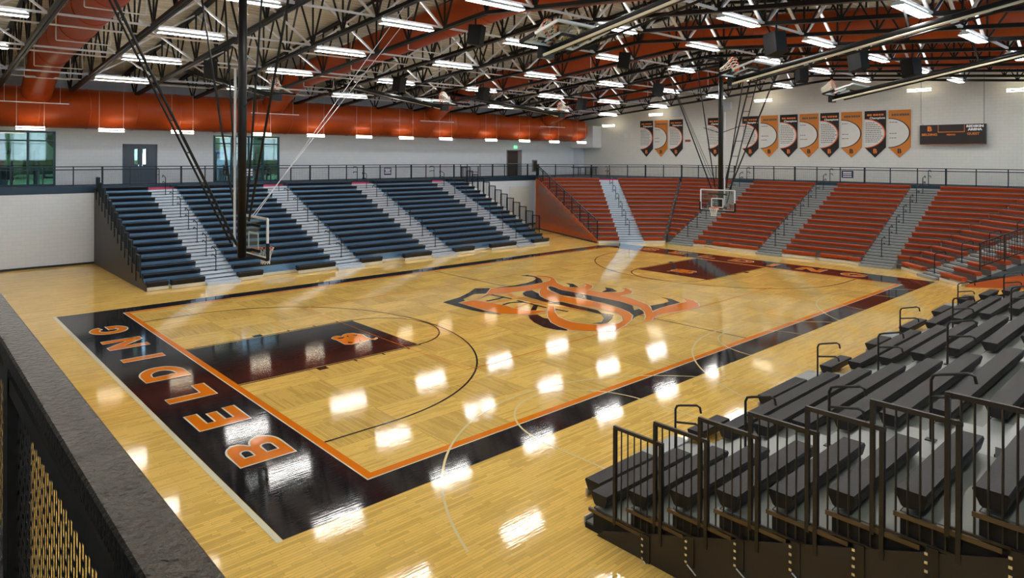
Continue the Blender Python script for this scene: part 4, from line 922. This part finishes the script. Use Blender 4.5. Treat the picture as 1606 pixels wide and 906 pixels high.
for (x,y,rz),l in zip(SP,SN): speaker(x,y,rz,'black hanging speaker '+l)

# ================================================================ banners and scoreboard
def banner(i,yl,yr):
    o_=i%2; x=XW-.06
    if i==3: o_=0
    cloth,ink=(M['bblack'],M['borange']) if o_==0 else (M['borange'],M['bblack'])
    nm=['black','orange'][o_]
    pos=['first, at the left end of the row','second from the left','third from the left','fourth, behind the far mast','fifth from the left, right of the mast','sixth from the left','seventh from the left','eighth from the left','ninth from the left','fourth from the right end','second from the right end','last, at the right end beside the scoreboard'][i] if i<12 else ''
    t=thing('championship_banner','%s pennant banner with white half oval, %s'%(nm,pos),'banner',(x,(yl+yr)/2,0),0,'pennant banners on the end wall')
    w=(yl-yr)/2-.03
    P5=[(w,8.92),(-w,8.92),(-w,6.42),(0,5.72),(w,6.42)]
    MB().add([(0,a,b) for a,b in P5]+[(.02,a,b) for a,b in P5],[(0,1,2,3,4),(9,8,7,6,5)]+[(k,5+k,5+(k+1)%5,(k+1)%5) for k in range(5)]).build('cloth',cloth,t,nrm=True)
    def ell(rx,rz,dz,n=24): return [(w-.0-rx*math.sin(PI*k/n),7.38+dz+rz*math.cos(PI*k/n)) for k in range(n+1)]
    for rx,rz,dx,m in ((2*w-.03,1.0,-.004,M['bblack'] if o_ else M['rim']),(2*w-.10,.95,-.008,M['bwhite'])):
        e=ell(rx,rz,.0); MB().add([(dx,a,b) for a,b in e],[tuple(range(len(e)))]).build('oval_print',m,t)
    rr_=random.Random(i)
    mb=MB()
    for k in range(11 if o_==0 else 3):
        z=8.1-(.13*k if o_==0 else (0,.75,1.05)[k]*1.0); half=(2*w-.10)*math.sqrt(max(0,1-((z-7.38)/.95)**2))-.15
        u=.06
        while u<min(half,.95 if o_==0 else .42):
            l_=.07+.09*rr_.random()
            mb.box((-.014,w-u-l_,z-.022),(-.010,w-u,z+.022)); u+=l_+.03
    mb.build('name_lines',M['ink'],t)
    if o_==0:
        text('Champions',.2,t,M['twhite'],(-.012,-.12*w/.6,8.42),(0,-1,0),(0,0,1),off=.006)
        mb=MB(); [mb.box((-.014,a-.13,8.58),(-.010,a,8.70)) for a in (.48,.33,.12,-.04,-.2,-.36)]; mb.build('title_line',M['torange'],t)
    else:
        mb=MB(); [mb.box((-.014,a-.12,8.52),(-.010,a,8.66)) for a in (.45,.31,.17,.0,-.14,-.28,-.42)]; mb.build('title_line',M['ink'],t)
    text('B',.42,t,M['bblack'] if o_ else M['torange'],(-.012,0,6.15),(0,-1,0),(0,0,1),name='monogram',off=.012)
BY=[(24.14,22.8),(22.7,21.4),(21.28,19.99),(17.85,16.55),(15.04,13.72),(13.62,12.3),(12.21,10.91),(10.83,9.49),(9.44,8.17),(8.09,6.75),(6.65,5.33),(5.25,3.94)]
for i,(a,b) in enumerate(BY): banner(i,a,b)
sb=thing('scoreboard','black scoreboard with orange and white lettering hung on the end wall','scoreboard',(45.6,1.74,0))
MB().box((-.08,-1.66,6.56),(.1,1.66,7.83)).build('cabinet',M['board'],sb)
for q in (-1.2,1.2): MB().box((.1,q-.05,7.0),(.305,q+.05,7.6)).build('wall_bracket',M['blacksteel'],sb)
mb=MB()
for a,b in (((1.66,6.58),(-1.66,6.58)),): mb.beam((-.085,a[0],a[1]),(-.085,b[0],b[1]),.02,.02)
mb.beam((-.085,.70,7.80),(-.085,.70,7.36),.02,.04); mb.beam((-.085,-.62,7.80),(-.085,-.62,7.36),.02,.04); mb.beam((-.085,.72,7.36),(-.085,-.64,7.36),.02,.04); mb.build('clock_frame',M['torange'],sb)
text('BELDING',.2,sb,M['torange'],(-.085,1.15,7.20),(0,-1,0),(0,0,1),off=.006); text('PERIOD',.13,sb,M['torange'],(-.085,.04,7.18),(0,-1,0),(0,0,1),off=.004)
text('GUEST',.2,sb,M['torange'],(-.085,-1.05,7.22),(0,-1,0),(0,0,1),off=.005); text('REDSKIN',.185,sb,M['twhite'],(-.085,-1.13,7.69),(0,-1,0),(0,0,1),off=.012,sx=1.12); text('ARENA',.185,sb,M['twhite'],(-.085,-1.13,7.49),(0,-1,0),(0,0,1),off=.012,sx=1.12)
text('B',.42,sb,M['torange'],(-.085,1.15,7.56),(0,-1,0),(0,0,1),name='monogram',off=.015)
MB().tube([(0,1.5,7.83),(0,1.62,7.95),(0,1.62,12.85)],.012,5).build('hanger_cable',M['blacksteel'],sb)
MB().tube([(0,-1.55,7.83),(0,-1.55,12.4)],.012,5).build('hanger_cable',M['blacksteel'],sb)
